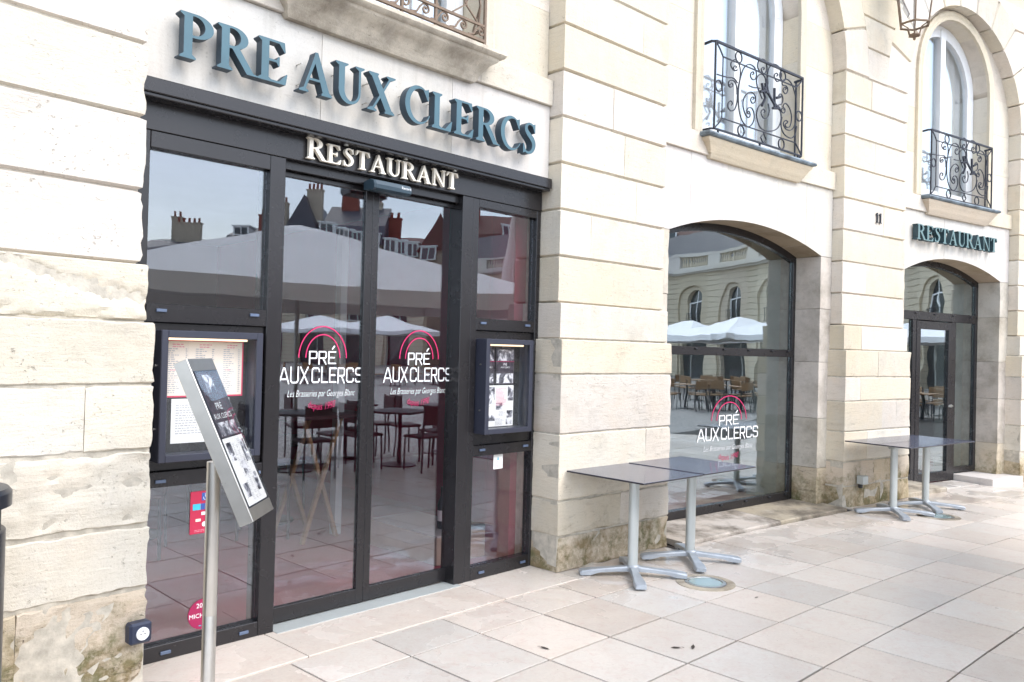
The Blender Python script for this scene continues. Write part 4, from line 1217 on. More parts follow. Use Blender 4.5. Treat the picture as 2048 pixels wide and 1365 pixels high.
# ------------------------------------------------------------------ menu display cases
def menu_case(s0, s1, z0, z1, label):
    t = thing('menu_case', label, 'display case', FR1((s0 + s1) / 2, -.17, z0))
    b0, b1 = -.1795, -.062
    rim = .036
    mb = MB()
    mb.bbox(s0, s0 + rim, b0, b1, z0, z1, .004).bbox(s1 - rim, s1, b0, b1, z0, z1, .004).bbox(s0 + rim - .002, s1 - rim + .002, b0, b1 - .001, z0 + .0005, z0 + rim, .003).bbox(s0 + rim - .002, s1 - rim + .002, b0, b1 - .001, z1 - rim, z1 - .0005, .003)
    mb.build('case_frame', M['case'], t, fn=FR1)
    MB().box(s0 + rim, s1 - rim, b0 + .001, b0 + .012, z0 + rim, z1 - rim).build('back_panel', M['frame'], t, fn=FR1)
    MB().box(s0 + rim, s1 - rim, b1 - .016, b1 - .013, z0 + rim, z1 - rim).build('pane', M['glass_case'], t, fn=FR1)
    MB().bbox(s0 + rim + .01, s1 - rim - .04, b1 - .045, b1 - .028, z1 - rim - .012, z1 - rim - .001, .002).build('lamp_strip', M['lamp'], t, fn=FR1)
    for z in (z0 + (z1 - z0) * .25, z0 + (z1 - z0) * .73):
        MB().lathe([(.006, 0), (.006, .006)], 8).build('lock', M['steel'], t, fn=lambda x, y, z_, z=z: FR1(s0 - z_, b0 + .06 + x, z + y))
    return t, b0 + .0125
M['lamp'] = emit_mat('warm_lamp_strip', (1.0, .72, .48), 1.0)
def sheet(s0, s1, z0, z1, d, mat, parent, name='sheet'):
    return MB().box(s0, s1, d, d + .0012, z0, z1).build(name, mat, parent, fn=FR1)
rp_ = random.Random(5)
def text_block(mb, s0, s1, z0, z1, d, lh=.0085, fill=.55, cols=1):
    z = z1
    while z > z0:
        w = (s1 - s0) * rp_.uniform(.45, 1.0)
        x = s0
        while x < s0 + w:
            l = rp_.uniform(.006, .02); mb.add([(x, d, z - lh * .42), (min(x + l, s0 + w), d, z - lh * .42), (min(x + l, s0 + w), d, z), (x, d, z)], [(0, 1, 2, 3)]); x += l + .004
        z -= lh
case, bd = menu_case(-1.553, -1.013, 1.005, 1.655, 'grey framed menu case with lit red bordered menu left of the doors')
sh = sheet(-1.500, -1.072, 1.318, 1.612, bd + .001, M['print_red'], case); sheet(-1.492, -1.08, 1.326, 1.602, bd + .0024, M['paper_warm'], sh, 'paper')
mbg, mbr = MB(), MB()
for a, b in ((-1.475, -1.375), (-1.335, -1.235), (-1.185, -1.09)):
    text_block(mbr, a + .02, b - .01, 1.575, 1.588, bd + .0045, .012); text_block(mbg, a, a + .06, 1.335, 1.565, bd + .0045, .0105); text_block(mbg, b - .012, b, 1.335, 1.565, bd + .0045, .0105); text_block(mbr, a + .01, b - .03, 1.45, 1.458, bd + .005, .01)
mbg.build('print', M['print_light'], sh, fn=FR1); mbr.build('print', M['print_pink'], sh, fn=FR1)
sh = sheet(-1.452, -1.145, 1.085, 1.31, bd + .001, M['paper'], case); mbg = MB(); text_block(mbg, -1.43, -1.20, 1.13, 1.28, bd + .0028, .013); mbg.build('print', M['print_light'], sh, fn=FR1)
case, bd = menu_case(.652, 1.124, 1.015, 1.672, 'grey framed menu case with photo leaflets right of the doors')
def photo_mat():
    k = NT('printed_photo'); v, r = k.objvec()
    f = k.noise(v, 17, 5, .6, .8); c = k.ramp(f, (.38, (.015, .015, .025)), (.5, (.16, .16, .19)), (.60, (.75, .75, .78)))
    k.principled(Base__Color=c, Roughness=.6); return k.m
M['photo'] = photo_mat()
def leaflet(s0, s1, z0, z1, parent, d):
    sh = sheet(s0, s1, z0, z1, d, M['paper'], parent); w, h_ = s1 - s0, z1 - z0
    mb = MB(); mr = MB()
    for u0, u1, v0, v1 in ((.02, .17, .82, .95), (.02, .30, .48, .78), (.46, .80, .50, .93), (.55, .8, .24, .36), (.02, .2, .03, .2), (.45, .76, .02, .2)): text_block(mb if rp_.random() < .6 else mr, s0 + u0 * w, s0 + u1 * w, z0 + v0 * h_, z0 + v1 * h_, d + .0028, .009)
    mb.build('print', M['print_light'], sh, fn=FR1); mr.build('print', M['print_pink'], sh, fn=FR1)
    for u0, u1, v0, v1 in ((.18, .42, .56, .97), (.82, .99, .62, .97), (.46, .66, .40, .57), (.0, .06, .28, .5), (.22, .44, .14, .28), (.80, .98, .20, .38), (.78, .96, .04, .18)):
        MB().box(s0 + u0 * w, s0 + u1 * w, d + .0013, d + .0022, z0 + v0 * h_, z0 + v1 * h_).build('photo', M['photo'], sh, fn=FR1)
leaflet(.70, 1.03, 1.055, 1.345, case, bd + .001)
for s0, s1 in ((.70, .83), (.845, 1.03)):
    sh = sheet(s0, s1, 1.352, 1.612, bd + .001, M['poster_dark'], case)
    MB().box(s0 + .01, s1 - .008, bd + .0023, bd + .003, 1.52, 1.60).build('photo', M['photo'], sh, fn=FR1); MB().box(s0 + .008, s1 - .01, bd + .0023, bd + .003, 1.362, 1.43).build('photo', M['photo'], sh, fn=FR1)
    mb = MB(); text_line(mb, 'PRÉ', (s0 + s1) / 2 - .018, (s0 + s1) / 2 + .018, 1.487, bd + .0032); text_line(mb, 'AUX CLERCS', (s0 + s1) / 2 - .045, (s0 + s1) / 2 + .045, 1.468, bd + .0032); mb.build('print', M['vinyl'], sh, fn=FR1)
    MB().box(s0, s1, bd + .0023, bd + .0028, 1.512, 1.517).build('stripe', M['crimson'], sh, fn=FR1)

# ------------------------------------------------------------------ stickers on the glass
GZ = -.1962
t = thing('payment_sticker', 'red payment and accessibility sticker on the lower left glass', 'sticker', FR1(-1.26, GZ, .61))
MB().box(-1.325, -1.20, GZ, GZ + .0012, .605, .825).build('card', M['red_card'], t, fn=FR1)
MB().box(-1.265, -1.225, GZ + .0014, GZ + .0022, .775, .815).build('square', M['blue_print'], t, fn=FR1)
mb = MB(); mb.tube([(-1.246 + .010 * cos(a), GZ + .0028, .789 + .010 * sin(a)) for a in [2.6 + .4 * i for i in range(11)]], .0016, 4); mb.tube([(-1.248, GZ + .0028, .806), (-1.247, GZ + .0028, .795), (-1.238, GZ + .0028, .794), (-1.234, GZ + .0028, .784)], .0018, 4); mb.tube([(-1.2485, GZ + .0028, .8085), (-1.2475, GZ + .0028, .8105)], .003, 5)
mb.build('wheelchair_symbol', M['vinyl'], t, fn=FR1)
for i, (x0, x1, mt) in enumerate(((-1.312, -1.27, 'cyan_print'), (-1.268, -1.248, 'blue_print'), (-1.246, -1.215, 'cyan_print'))): MB().box(x0, x1, GZ + .0014, GZ + .0022, .728, .760).build('card_logo', M[mt], t, fn=FR1)
MB().box(-1.265, -1.225, GZ + .0014, GZ + .0022, .70, .716).build('card_logo', M['vinyl'], t, fn=FR1); MB().box(-1.295, -1.268, GZ + .0014, GZ + .0022, .668, .682).build('card_logo', M['paper_warm'], t, fn=FR1)
mb = MB(); mb.lathe([(.013, 0), (.013, .001)], 18); mb.build('round_logo', M['vinyl'], t, fn=lambda x, y, z: FR1(-1.248 + x, GZ + .0014 + z, .652 + y))
mb = MB(); text_block(mb, -1.30, -1.22, .615, .625, GZ + .002, .007); mb.build('print', M['print_pink'], t, fn=FR1)
t = thing('round_sticker', 'round crimson sticker at the bottom of the left glass', 'sticker', FR1(-1.25, GZ, .1))
MB().lathe([(.078, 0), (.078, .0012)], 36).build('disc', M['crimson'], t, fn=lambda x, y, z: FR1(-1.243 + x, GZ + z, .183 + y))
mb = MB(); text_line(mb, '2017', -1.277, -1.209, .217, GZ + .002); text_line(mb, 'MICHELIN', -1.314, -1.172, .166, GZ + .002); mb.build('print', M['vinyl'], t, fn=FR1)
mb = MB(); text_block(mb, -1.262, -1.22, .117, .126, GZ + .002, .01); mb.build('print', M['cyan_print'], t, fn=FR1)
t = thing('paper_notice', 'small white notice with a blue drop on the lower right glass', 'notice', FR1(.92, GZ, .745))
sh = MB().box(.874, .968, GZ, GZ + .0012, .747, .850).build('sheet', M['paper'], t, fn=FR1)
mb = MB(); text_block(mb, .884, .958, .756, .80, GZ + .002, .009); mb.build('print', M['print_pink'], t, fn=FR1)
MB().prism([(.912, .812), (.920, .806), (.927, .812), (.925, .824), (.920, .834), (.914, .824)], GZ + .0014, GZ + .002).build('drop', M['cyan_print'], t, fn=FR1)

# ------------------------------------------------------------------ bistro tables
def bistro_table(label, s, d, rz=0.0):
    t = thing('bistro_table', label, 'table', W(s, d, 0), RZ(s) + rz, 'folding bistro tables against the facade')
    return t
def fill_table(t):
    mb = MB().bbox(-.347, .347, -.347, .347, .728, .740, .002)
    o = mb.build('tabletop', M['hpl_edge'], t)
    o.data.materials.append(M['hpl'])
    for p in o.data.polygons:
        if abs(p.normal.z) > .7: p.material_index = 1
    MB().lathe([(.034, .075), (.034, .70)], 20, sx=1.25).build('column', M['alu'], t, smooth='auto')
    MB().bbox(-.11, .11, -.05, .05, .700, .7275, .006).bbox(-.055, .055, -.035, .035, .672, .701, .004).build('tilt_bracket', M['alu'], t)
    MB().lathe([(.052, .045), (.052, .07), (.043, .08)], 16).build('hub', M['alu_base'], t, smooth='auto')
    for q in range(4):
        a = radians(42) * (1 if q % 2 == 0 else -1) + (pi if q in (1, 2) else 0)
        a = -radians((52, 133, 219, 312)[q])
        ca, sa = cos(a), sin(a)
        prof = [(.03, .030, .035, .072), (.12, .028, .034, .064), (.24, .034, .030, .056), (.315, .042, .012, .05), (.372, .040, .010, .042), (.385, .034, .012, .036)]
        vs = []; fs = []
        for r, hw, zb, zt in prof:
            for u, z in ((-hw, zb), (hw, zb), (hw, zt - .008), (hw * .8, zt), (-hw * .8, zt), (-hw, zt - .008)): vs.append((r * ca - u * sa, r * sa + u * ca, z))
        for i in range(len(prof) - 1):
            for e in range(6): fs.append((i * 6 + e, i * 6 + (e + 1) % 6, i * 6 + 6 + (e + 1) % 6, i * 6 + 6 + e))
        fs += [tuple(range(5, -1, -1)), tuple((len(prof) - 1) * 6 + e for e in range(6))]
        leg = MB().add(vs, fs).build('leg', M['alu_base'], t)
        MB().lathe([(.016, 0), (.018, .012)], 10, (.335 * ca, .335 * sa)).build('foot', M['black'], leg)
tb = bistro_table('dark topped bistro table nearest the entrance, in front of the stone pier', 1.655, .442)
fill_table(tb)
for lb, s, d, rz in (('dark topped bistro table in front of the left edge of the arched window', 2.356, .452, .012), ('dark topped bistro table before the pier numbered eleven', 5.705, .485, -.01), ('dark topped bistro table farthest right, in front of the arched door', 6.405, .475, .0)):
    copy_tree(tb, W(s, d, .005 if s < 3 else 0), RZ(s) + rz, lb)

# ------------------------------------------------------------------ menu stand
PX_, PY_ = -1.236, 3.40
hv = Vector((1.0, -.012, 0))
t = thing('menu_stand', 'brushed steel menu stand on a round pole before the doors', 'menu stand', (PX_, PY_, 0), atan2(hv.y, hv.x))
# local: x = facing direction, y = width
MB().lathe([(.17, 0), (.17, .008), (.16, .012), (.03, .014)], 32).build('base_plate', M['steel'], t, smooth='auto')
MB().lathe([(.0285, .0125), (.0285, .46), (.0280, .462), (.0285, .464), (.0285, 1.10)], 28).build('pole', M['steel'], t, smooth='auto')
tilt = radians(24.0); hw, hl, th = .135, .355, .030
cz = 1.20
ax = Vector((-sin(tilt), 0, cos(tilt)))       # long axis, upwards
nx = Vector((cos(tilt), 0, sin(tilt)))
ctr = Vector((.045, 0, cz - .005))
def PM(u, v, w):                              # u across, v along, w out of the face
    p = ctr + Vector((0, 1, 0)) * u + ax * v + nx * w
    return p
def pbox(name, mat, u0, u1, v0, v1, w0, w1, parent=t, bev=.002):
    mb = MB().bbox(u0, u1, v0, v1, w0, w1, bev) if bev else MB().box(u0, u1, v0, v1, w0, w1)
    mb.v = [tuple(PM(*p)) for p in mb.v]
    return mb.build(name, mat, parent)
case = pbox('case', M['steel'], -hw, hw, -hl, hl, -th, th)
pbox('bezel', M['black_paint'], -hw + .008, hw - .008, -hl + .055, hl - .055, th + .0003, th + .0012, bev=0)
pbox('pane', M['glass_case'], -hw + .010, hw - .010, -hl + .058, hl - .058, th + .004, th + .006, bev=0)
s1 = pbox('leaflet', M['poster_dark'], -hw + .018, hw - .025, .005, hl - .065, th + .0014, th + .002, bev=0)
s2 = pbox('leaflet', M['paper'], -hw + .018, hw - .025, -hl + .062, .0, th + .0014, th + .002, bev=0)
def ptext(txt, u0, u1, v, mat, parent, flip=False):
    vs, fs = bfont(txt, 1.0); x0 = min(p[0] for p in vs); w = max(p[0] for p in vs) - x0; k = (u1 - u0) / w
    mb = MB().add([tuple(PM(u0 + (p[0] - x0) * k, v + p[1] * k, th + .0026)) for p in vs], fs); mb.build('print', mat, parent)
ptext('PRÉ', -.045, .02, .125, M['vinyl'], s1); ptext('AUX CLERCS', -.105, .085, .085, M['vinyl'], s1)
pbox('photo', M['photo'], -.06, .03, .20, .28, th + .0021, th + .0026, s1, 0); pbox('photo', M['photo'], -.10, .09, .01, .07, th + .0021, th + .0026, s1, 0)
for u0, u1, v0, v1 in ((-.10, -.05, -.10, -.02), (.05, .10, -.12, -.02), (-.02, .03, -.17, -.10), (-.09, -.04, -.26, -.20), (.05, .09, -.25, -.17)):
    pbox('photo', M['photo'], u0, u1, v0, v1, th + .0021, th + .0026, s2, 0)
mb = MB()
for i in range(34):
    v = -.015 - i * .0078
    for u in (-.04, -.005, .03):
        if rp_.random() < .7: mb.add([tuple(PM(u, v, th + .0026)), tuple(PM(u + rp_.uniform(.01, .028), v, th + .0026)), tuple(PM(u + .02, v - .003, th + .0026)), tuple(PM(u, v - .003, th + .0026))], [(0, 1, 2, 3)])
mb.build('print', M['print_light'], s2)

# ------------------------------------------------------------------ in-ground uplights
def uplight(s, d, label):
    t = thing('ground_light', label, 'ground light', W(s, d, 0), RZ(s))
    r = .205
    MB().lathe([(r, -.02), (r, .003), (r - .012, .0045), (r - .058, .005), (r - .060, .0025), (r - .062, -.005)], 40).build('collar', M['stone_sill'], t, smooth='auto')
    MB().lathe([(r - .063, -.01), (r - .063, .0065), (r - .085, .008), (r - .087, .004)], 40).build('ring', M['steel'], t, smooth='auto')
    MB().lathe([(r - .088, -.01), (r - .088, .0062), (r - .1, .0068), (.0, .0075)], 32).build('lens', M['lens'], t, smooth=True)
k = NT('frosted_lens'); b = k.principled(Base__Color=(.24, .33, .32), Roughness=.12); b.inputs['Coat Weight'].default_value = .5; M['lens'] = k.m
uplight(1.925, .880, 'round glass ground light in front of the near bistro tables'); uplight(6.02, .80, 'round glass ground light half hidden by the farther tables')

# ------------------------------------------------------------------ litter bin
P = Vector((-2.005, 2.86, 0))
t = thing('litter_bin', 'black cylindrical litter bin with domed lid at the left edge', 'bin', P)
MB().lathe([(.19, 0), (.205, .02), (.205, .90), (.20, .905)], 40).build('body', M['black_paint'], t, smooth='auto')
MB().lathe([(.165, .9055), (.165, .985)], 30).build('throat', M['black'], t, smooth='auto')
for k in range(6):
    a = pi / 3 * k + .2
    MB().bbox(.172, .196, -.015, .015, .9055, .988, .002).build('strut', M['black_paint'], t).rotation_euler = (0, 0, a)
MB().lathe([(.205, .9865), (.222, .992), (.222, 1.04), (.21, 1.055), (.10, 1.075), (.0, 1.08)], 40).build('lid', M['black_paint'], t, smooth='auto')

# ------------------------------------------------------------------ power socket and small lamp box
so = thing('power_socket', 'navy outdoor power socket with white insert low on the left pier', 'socket', W(-1.705, .08, .235))
MB().bbox(-1.755, -1.655, .075, .135, .232, .328, .010).build('housing', M['navy'], so, fn=W)
MB().lathe([(.029, 0), (.029, .006), (.0265, .008), (.025, .004)], 28).build('insert', M['vinyl'], so, fn=lambda x, y, z: W(-1.700 + x, .1355 + z, .279 + y))
mb = MB()
for x, y in ((-.009, 0), (.009, 0), (0, .012)): mb.lathe([(.0028, .0), (.0028, .002)], 8, (x, y))
mb.build('pin_hole', M['black'], so, fn=lambda x, y, z: W(-1.700 + x, .1405 + z, .279 + y))
so['kind'] = so.get('kind', '') or 'thing'; del so['kind']
lb = thing('lamp_box', 'small grey box lamp low on the pier by the farther tables', 'wall light', W(5.74, .08, .25))
MB().bbox(5.69, 5.79, .085, .165, .255, .345, .005).build('housing', M['alu'], lb, fn=W)
MB().lathe([(.022, .215), (.026, .2555)], 14).build('cable_gland', M['black'], lb, fn=lambda x, y, z: W(5.72 + x, .115 + y, z))

# ------------------------------------------------------------------ iron railings
RD = -.045
def tr(pts, closed=False):
    """trace in the zoomed crop (1400,60)-(1640,370) of the photo -> (s,z)"""
    k = 240 / 1057
    return [px(1400 + x * k, 60 + y * k, RD) for x, y in pts]
SCR = [
 [(312, 338), (322, 328), (308, 318), (294, 336), (306, 358), (330, 352), (312, 362), (284, 342), (272, 300), (298, 264), (332, 280), (354, 345), (352, 430), (338, 500), (330, 570), (325, 640), (305, 700), (272, 714), (248, 686), (248, 648), (268, 628), (286, 646), (276, 664)],
 [(462, 395), (474, 386), (466, 370), (448, 384), (446, 415), (466, 440), (490, 430), (497, 385), (478, 330), (430, 305), (385, 340), (352, 440), (338, 560), (342, 690), (366, 790), (410, 850), (450, 842), (475, 790), (474, 730), (454, 690), (424, 690), (412, 722), (430, 742), (440, 728)],
 [(465, 614), (476, 602), (460, 592), (446, 618), (462, 648), (486, 630), (484, 580), (446, 548), (402, 575), (380, 630), (382, 690), (402, 750), (428, 774), (442, 748), (430, 716), (418, 728)],
 [(562, 730), (572, 716), (556, 700), (538, 728), (560, 780), (596, 768), (610, 710), (600, 650)],
 [(548, 640), (510, 690), (500, 770), (534, 865), (608, 895), (680, 870), (712, 800), (710, 725), (690, 670)],
 [(558, 352), (566, 340), (552, 332), (540, 352), (560, 386), (582, 366), (590, 330), (575, 276), (548, 258), (516, 275), (508, 330), (530, 372)],
 [(585, 300), (594, 370), (590, 450), (604, 545), (642, 620), (690, 680), (712, 712)],
 [(582, 500), (576, 430), (550, 394), (518, 398), (498, 436), (502, 490), (524, 550), (548, 610)],
 [(675, 408), (686, 396), (668, 382), (654, 410), (676, 455), (706, 440), (716, 390), (696, 330), (650, 302), (612, 330), (592, 400), (596, 480)],
 [(748, 530), (760, 518), (744, 506), (732, 538), (754, 564), (774, 532), (760, 496), (728, 486), (726, 456), (756, 434), (800, 465), (832, 545), (848, 650), (842, 780), (838, 860)],
 [(736, 708), (744, 696), (726, 690), (718, 716), (738, 734), (750, 706), (732, 676), (752, 648), (788, 690), (806, 770), (794, 846), (766, 862), (750, 838), (762, 820)],
 [(762, 826), (772, 810), (750, 800), (734, 830), (758, 876), (800, 884), (830, 850), (850, 770)],
 [(722, 770), (714, 850), (742, 920), (798, 955), (836, 925), (852, 850)],
 [(690, 590), (704, 566), (724, 580), (730, 620), (716, 656), (692, 662), (680, 690)],
 [(262, 486), (280, 470), (290, 490), (272, 505), (252, 490), (258, 450), (300, 450), (322, 500), (326, 570)],
 [(150, 392), (190, 405), (240, 418), (300, 430), (330, 470)],
 [(430, 492), (470, 508), (530, 515)],
]
THK = [[(545, 470), (556, 540), (575, 600), (545, 670)], [(655, 515), (655, 700)], [(560, 505), (600, 560), (650, 650), (712, 712)], [(530, 545), (580, 535)], [(575, 470), (585, 560)], [(640, 690), (700, 690)], [(675, 600), (710, 590)]]
def railing_full(label, s_shift, z_shift, group):
    T = lambda pts: [(s + s_shift, RD, z + z_shift) for s, z in tr(pts)]
    o = T([(137, 145)])[0]
    t = thing('balcony_railing', label, 'railing', W(4.0 + s_shift, RD, 3.60), group=group)
    mb = MB()
    top = T([(150, 120), (250, 117), (930, 400)])
    corners = [T([(140, 135)])[0], T([(905, 395)])[0], T([(895, 1090)])[0], T([(122, 893)])[0]]
    sL, sR = corners[3][0], corners[2][0]; zB = (corners[3][2] + corners[2][2]) / 2; zT = (corners[0][2] + corners[1][2]) / 2
    sL = (corners[0][0] + sL) / 2; sR = (corners[1][0] + sR) / 2
    f = MB()
    f.tube([(sL - .02, -.16, zT - .005), (sL - .02, -.075, zT), (sL + .01, RD, zT), (sR, RD, zT), (sR + .03, -.075, zT), (sR + .03, -.16, zT - .005)], .014, 4)
    f.build('top_rail', M['rail'], t, fn=W)
    MB().tube([(sL - .02, -.16, zB), (sL - .02, -.075, zB), (sL + .01, RD, zB), (sR, RD, zB), (sR + .03, -.075, zB), (sR + .03, -.16, zB)], .011, 4).build('bottom_rail', M['rail'], t, fn=W)
    for s, d in ((sL, RD), (sR, RD), (sR + .03, -.14)):
        MB().tube([(s, d, zB), (s, d, zT)], .010, 4).build('post', M['rail'], t, fn=W)
    for s in (sL + .06, (sL + sR) / 2, sR - .06):
        MB().tube([(s, RD, 3.608), (s, RD, zB)], .012, 5).build('foot', M['rail'], t, fn=W)
    bw = .115
    MB().tube([(sL + bw, RD, zB + bw), (sR - bw, RD, zB + bw), (sR - bw, RD, zT - bw), (sL + bw, RD, zT - bw)], .0075, 4, closed=True).build('inner_frame', M['rail'], t, fn=W)
    c = MB()
    for a, b in (((sL, zB), (sL + bw, zB + bw)), ((sR, zB), (sR - bw, zB + bw)), ((sL, zT), (sL + bw, zT - bw)), ((sR, zT), (sR - bw, zT - bw))):
        c.tube([(a[0], RD, a[1]), ((a[0] + b[0]) / 2 + .01, RD, (a[1] + b[1]) / 2), (b[0], RD, b[1])], .0075, 4)
    for s, z in ((sL + .36, zT - bw / 2), (sR - .36, zT - bw / 2), (sL + bw / 2, (zB + zT) / 2), (sR - bw / 2, (zB + zT) / 2), (sL + .42, zB + bw / 2), (sR - .36, zB + bw / 2)):
        c.tube([(s + .05 * cos(a), RD, z + .05 * sin(a)) for a in [2 * pi * i / 16 for i in range(16)]], .0075, 4, closed=True)
    s, z = (sL + sR) / 2 + .06, zB + bw / 2
    c.tube([(s - .045, RD, z), (s, RD, z + .05), (s + .045, RD, z), (s, RD, z - .05)], .0075, 4, closed=True)
    tag(c.build('border_ornament', M['rail'], t, fn=W), kind='stuff')
    for ln in SCR:
        P = T(ln); cm = catmull([(p[0], p[2]) for p in P], 4)
        MB().tube([(q[0], RD, q[1]) for q in cm], .0065, 4).build('scroll', M['rail'], t, fn=W)
    k = MB()
    for ln in THK:
        P = T(ln); k.tube([(p[0], RD, p[2]) for p in P], .014, 5)
    tag(k.build('monogram', M['rail'], t, fn=W), kind='stuff')
    return t
railing_full('black wrought iron scroll railing above the arched window', 0, .0, 'black scroll balcony railings')
railing_full('black wrought iron scroll railing above the teal RESTAURANT sign', 4.13, -.03, 'black scroll balcony railings')

# bronze railing over the entrance
t = thing('balcony_railing', 'bronze brown iron railing over the entrance sign', 'railing', W(-.2, .02, 3.6))
rd = .02; a0, a1 = -.93, .50
for z, r in ((3.625, .013), (3.725, .011), (4.42, .011), (4.52, .016)):
    MB().tube([(a0, -.15, z), (a0, -.02, z), (a0 + .03, rd, z), (a1 - .03, rd, z), (a1, -.02, z), (a1, -.15, z)], r, 4).build('rail', M['rail_brown'], t, fn=W)
for s in (a0 + .03, a0 + .45, (a0 + a1) / 2, a1 - .45, a1 - .03): MB().tube([(s, rd, 3.606), (s, rd, 4.52)], .012, 4).build('post', M['rail_brown'], t, fn=W)
def spiral(c, r, turns, a0_, sgn, n=26): return [(c[0] + r * (1 - .82 * i / n) * cos(a0_ + sgn * turns * 2 * pi * i / n), rd, c[1] + r * (1 - .82 * i / n) * sin(a0_ + sgn * turns * 2 * pi * i / n)) for i in range(n + 1)]
for i in range(9):
    s = a0 + .09 + i * .157
    MB().tube([(s - .09, rd, 3.64), (s - .045, rd, 3.65), (s - .02, rd, 3.69)] + spiral((s + .022, 3.683), .036, 1.4, pi * .85, -1), .007, 4).build('scroll', M['rail_brown'], t, fn=W)
for i in range(4):
    s = a0 + .24 + i * .33
    MB().tube([(s - .11, rd, 3.74), (s + .0, rd, 3.82), (s + .10, rd, 3.74)], .007, 4).build('scroll', M['rail_brown'], t, fn=W)
    for sg in (-1, 1): MB().tube([(s, rd, 3.82), (s + sg * .05, rd, 3.95), (s + sg * .03, rd, 4.1)] + spiral((s + sg * .05, 4.22), .06, 1.3, pi * (.5 + .5 * sg) + .3, -sg), .007, 4).build('scroll', M['rail_brown'], t, fn=W)
for i in range(2):
    s = a1 - .01; 
    MB().tube([(a1, -.13 + .05 * i, 3.74), (a1, -.06, 3.9), (a1, -.11, 4.1), (a1, -.05, 4.3)], .007, 4).build('scroll', M['rail_brown'], t, fn=W)

# ------------------------------------------------------------------ lantern
LS, LD_, LZ = 6.20, .36, 5.08
lt = thing('wall_lantern', 'bronze glazed wall lantern on the pier, top edge of the picture', 'lantern', W(LS, LD_, LZ), RZ(LS))
def hexring(mb, r, z, th): mb.tube([(r * cos(a), r * sin(a), z) for a in [pi / 3 * i + pi / 6 for i in range(6)]], th, 5, closed=True)
mb = MB(); hexring(mb, .155, .17, .013); hexring(mb, .235, .80, .014)
for i in range(6):
    a = pi / 3 * i + pi / 6; mb.tube([(.155 * cos(a), .155 * sin(a), .17), (.235 * cos(a), .235 * sin(a), .80)], .008, 4)
    mb.tube([(.15 * cos(a), .15 * sin(a), .165), (.075 * cos(a), .075 * sin(a), .13), (.055 * cos(a), .055 * sin(a), .06)], .007, 4)
hexring(mb, .056, .055, .012)
tag(mb.build('cage', M['rail_brown'], lt), kind='stuff')
MB().lathe([(.004, .0), (.016, .012), (.014, .03), (.04, .045), (.05, .058)], 12).build('finial', M['rail_brown'], lt, smooth='auto')
MB().lathe([(.25, .81), (.21, .88), (.12, .97), (.10, 1.05), (.03, 1.1), (.02, 1.2)], 18).build('cap', M['rail_brown'], lt, smooth='auto')
for i in range(6):
    a0_ = pi / 3 * i + pi / 6; a1_ = a0_ + pi / 3
    q = [(.150 * cos(a0_), .150 * sin(a0_), .18), (.150 * cos(a1_), .150 * sin(a1_), .18), (.229 * cos(a1_), .229 * sin(a1_), .79), (.229 * cos(a0_), .229 * sin(a0_), .79)]
    n_ = Vector((cos((a0_ + a1_) / 2), sin((a0_ + a1_) / 2), 0)) * .003
    MB().add(q + [tuple(Vector(p) - n_) for p in q], [(0, 1, 2, 3), (7, 6, 5, 4), (0, 4, 5, 1), (1, 5, 6, 2), (2, 6, 7, 3), (3, 7, 4, 0)]).build('pane', M['glass_case'], lt)
MB().tube([(0, 0, 1.15), (0, .0, 1.5), (0, .18, 1.62), (0, .365, 1.55)], .016, 6).tube([(0, .36, 1.2), (0, .25, 1.35), (0, .05, 1.45)], .012, 6).build('bracket', M['rail_brown'], lt)
# cable running down the reveal beside the pier
tag(MB().tube([(6.80, -.145, 3.64), (6.80, -.145, 5.5), (6.74, .012, 5.62), (6.4, .012, 5.9), (6.25, .012, 6.5)], .010, 5).build('cable', M['rail_brown'], None, fn=W), 'thin brown cable running down beside the lantern pier', 'cable')

# ------------------------------------------------------------------ the square around: seen in the glass
def mirror(x, y, sc, dd, dist):
    """where a thing seen at pixel (x,y) in the glass of a bay stands, at the given optical distance"""
    th = TH0 - sc / R0; n = Vector((-cos(th), -sin(th), 0)); o = W(sc, dd, 0)
    V = CAMP + ray(x, y) * dist
    return V - 2 * ((V - o).dot(n)) * n

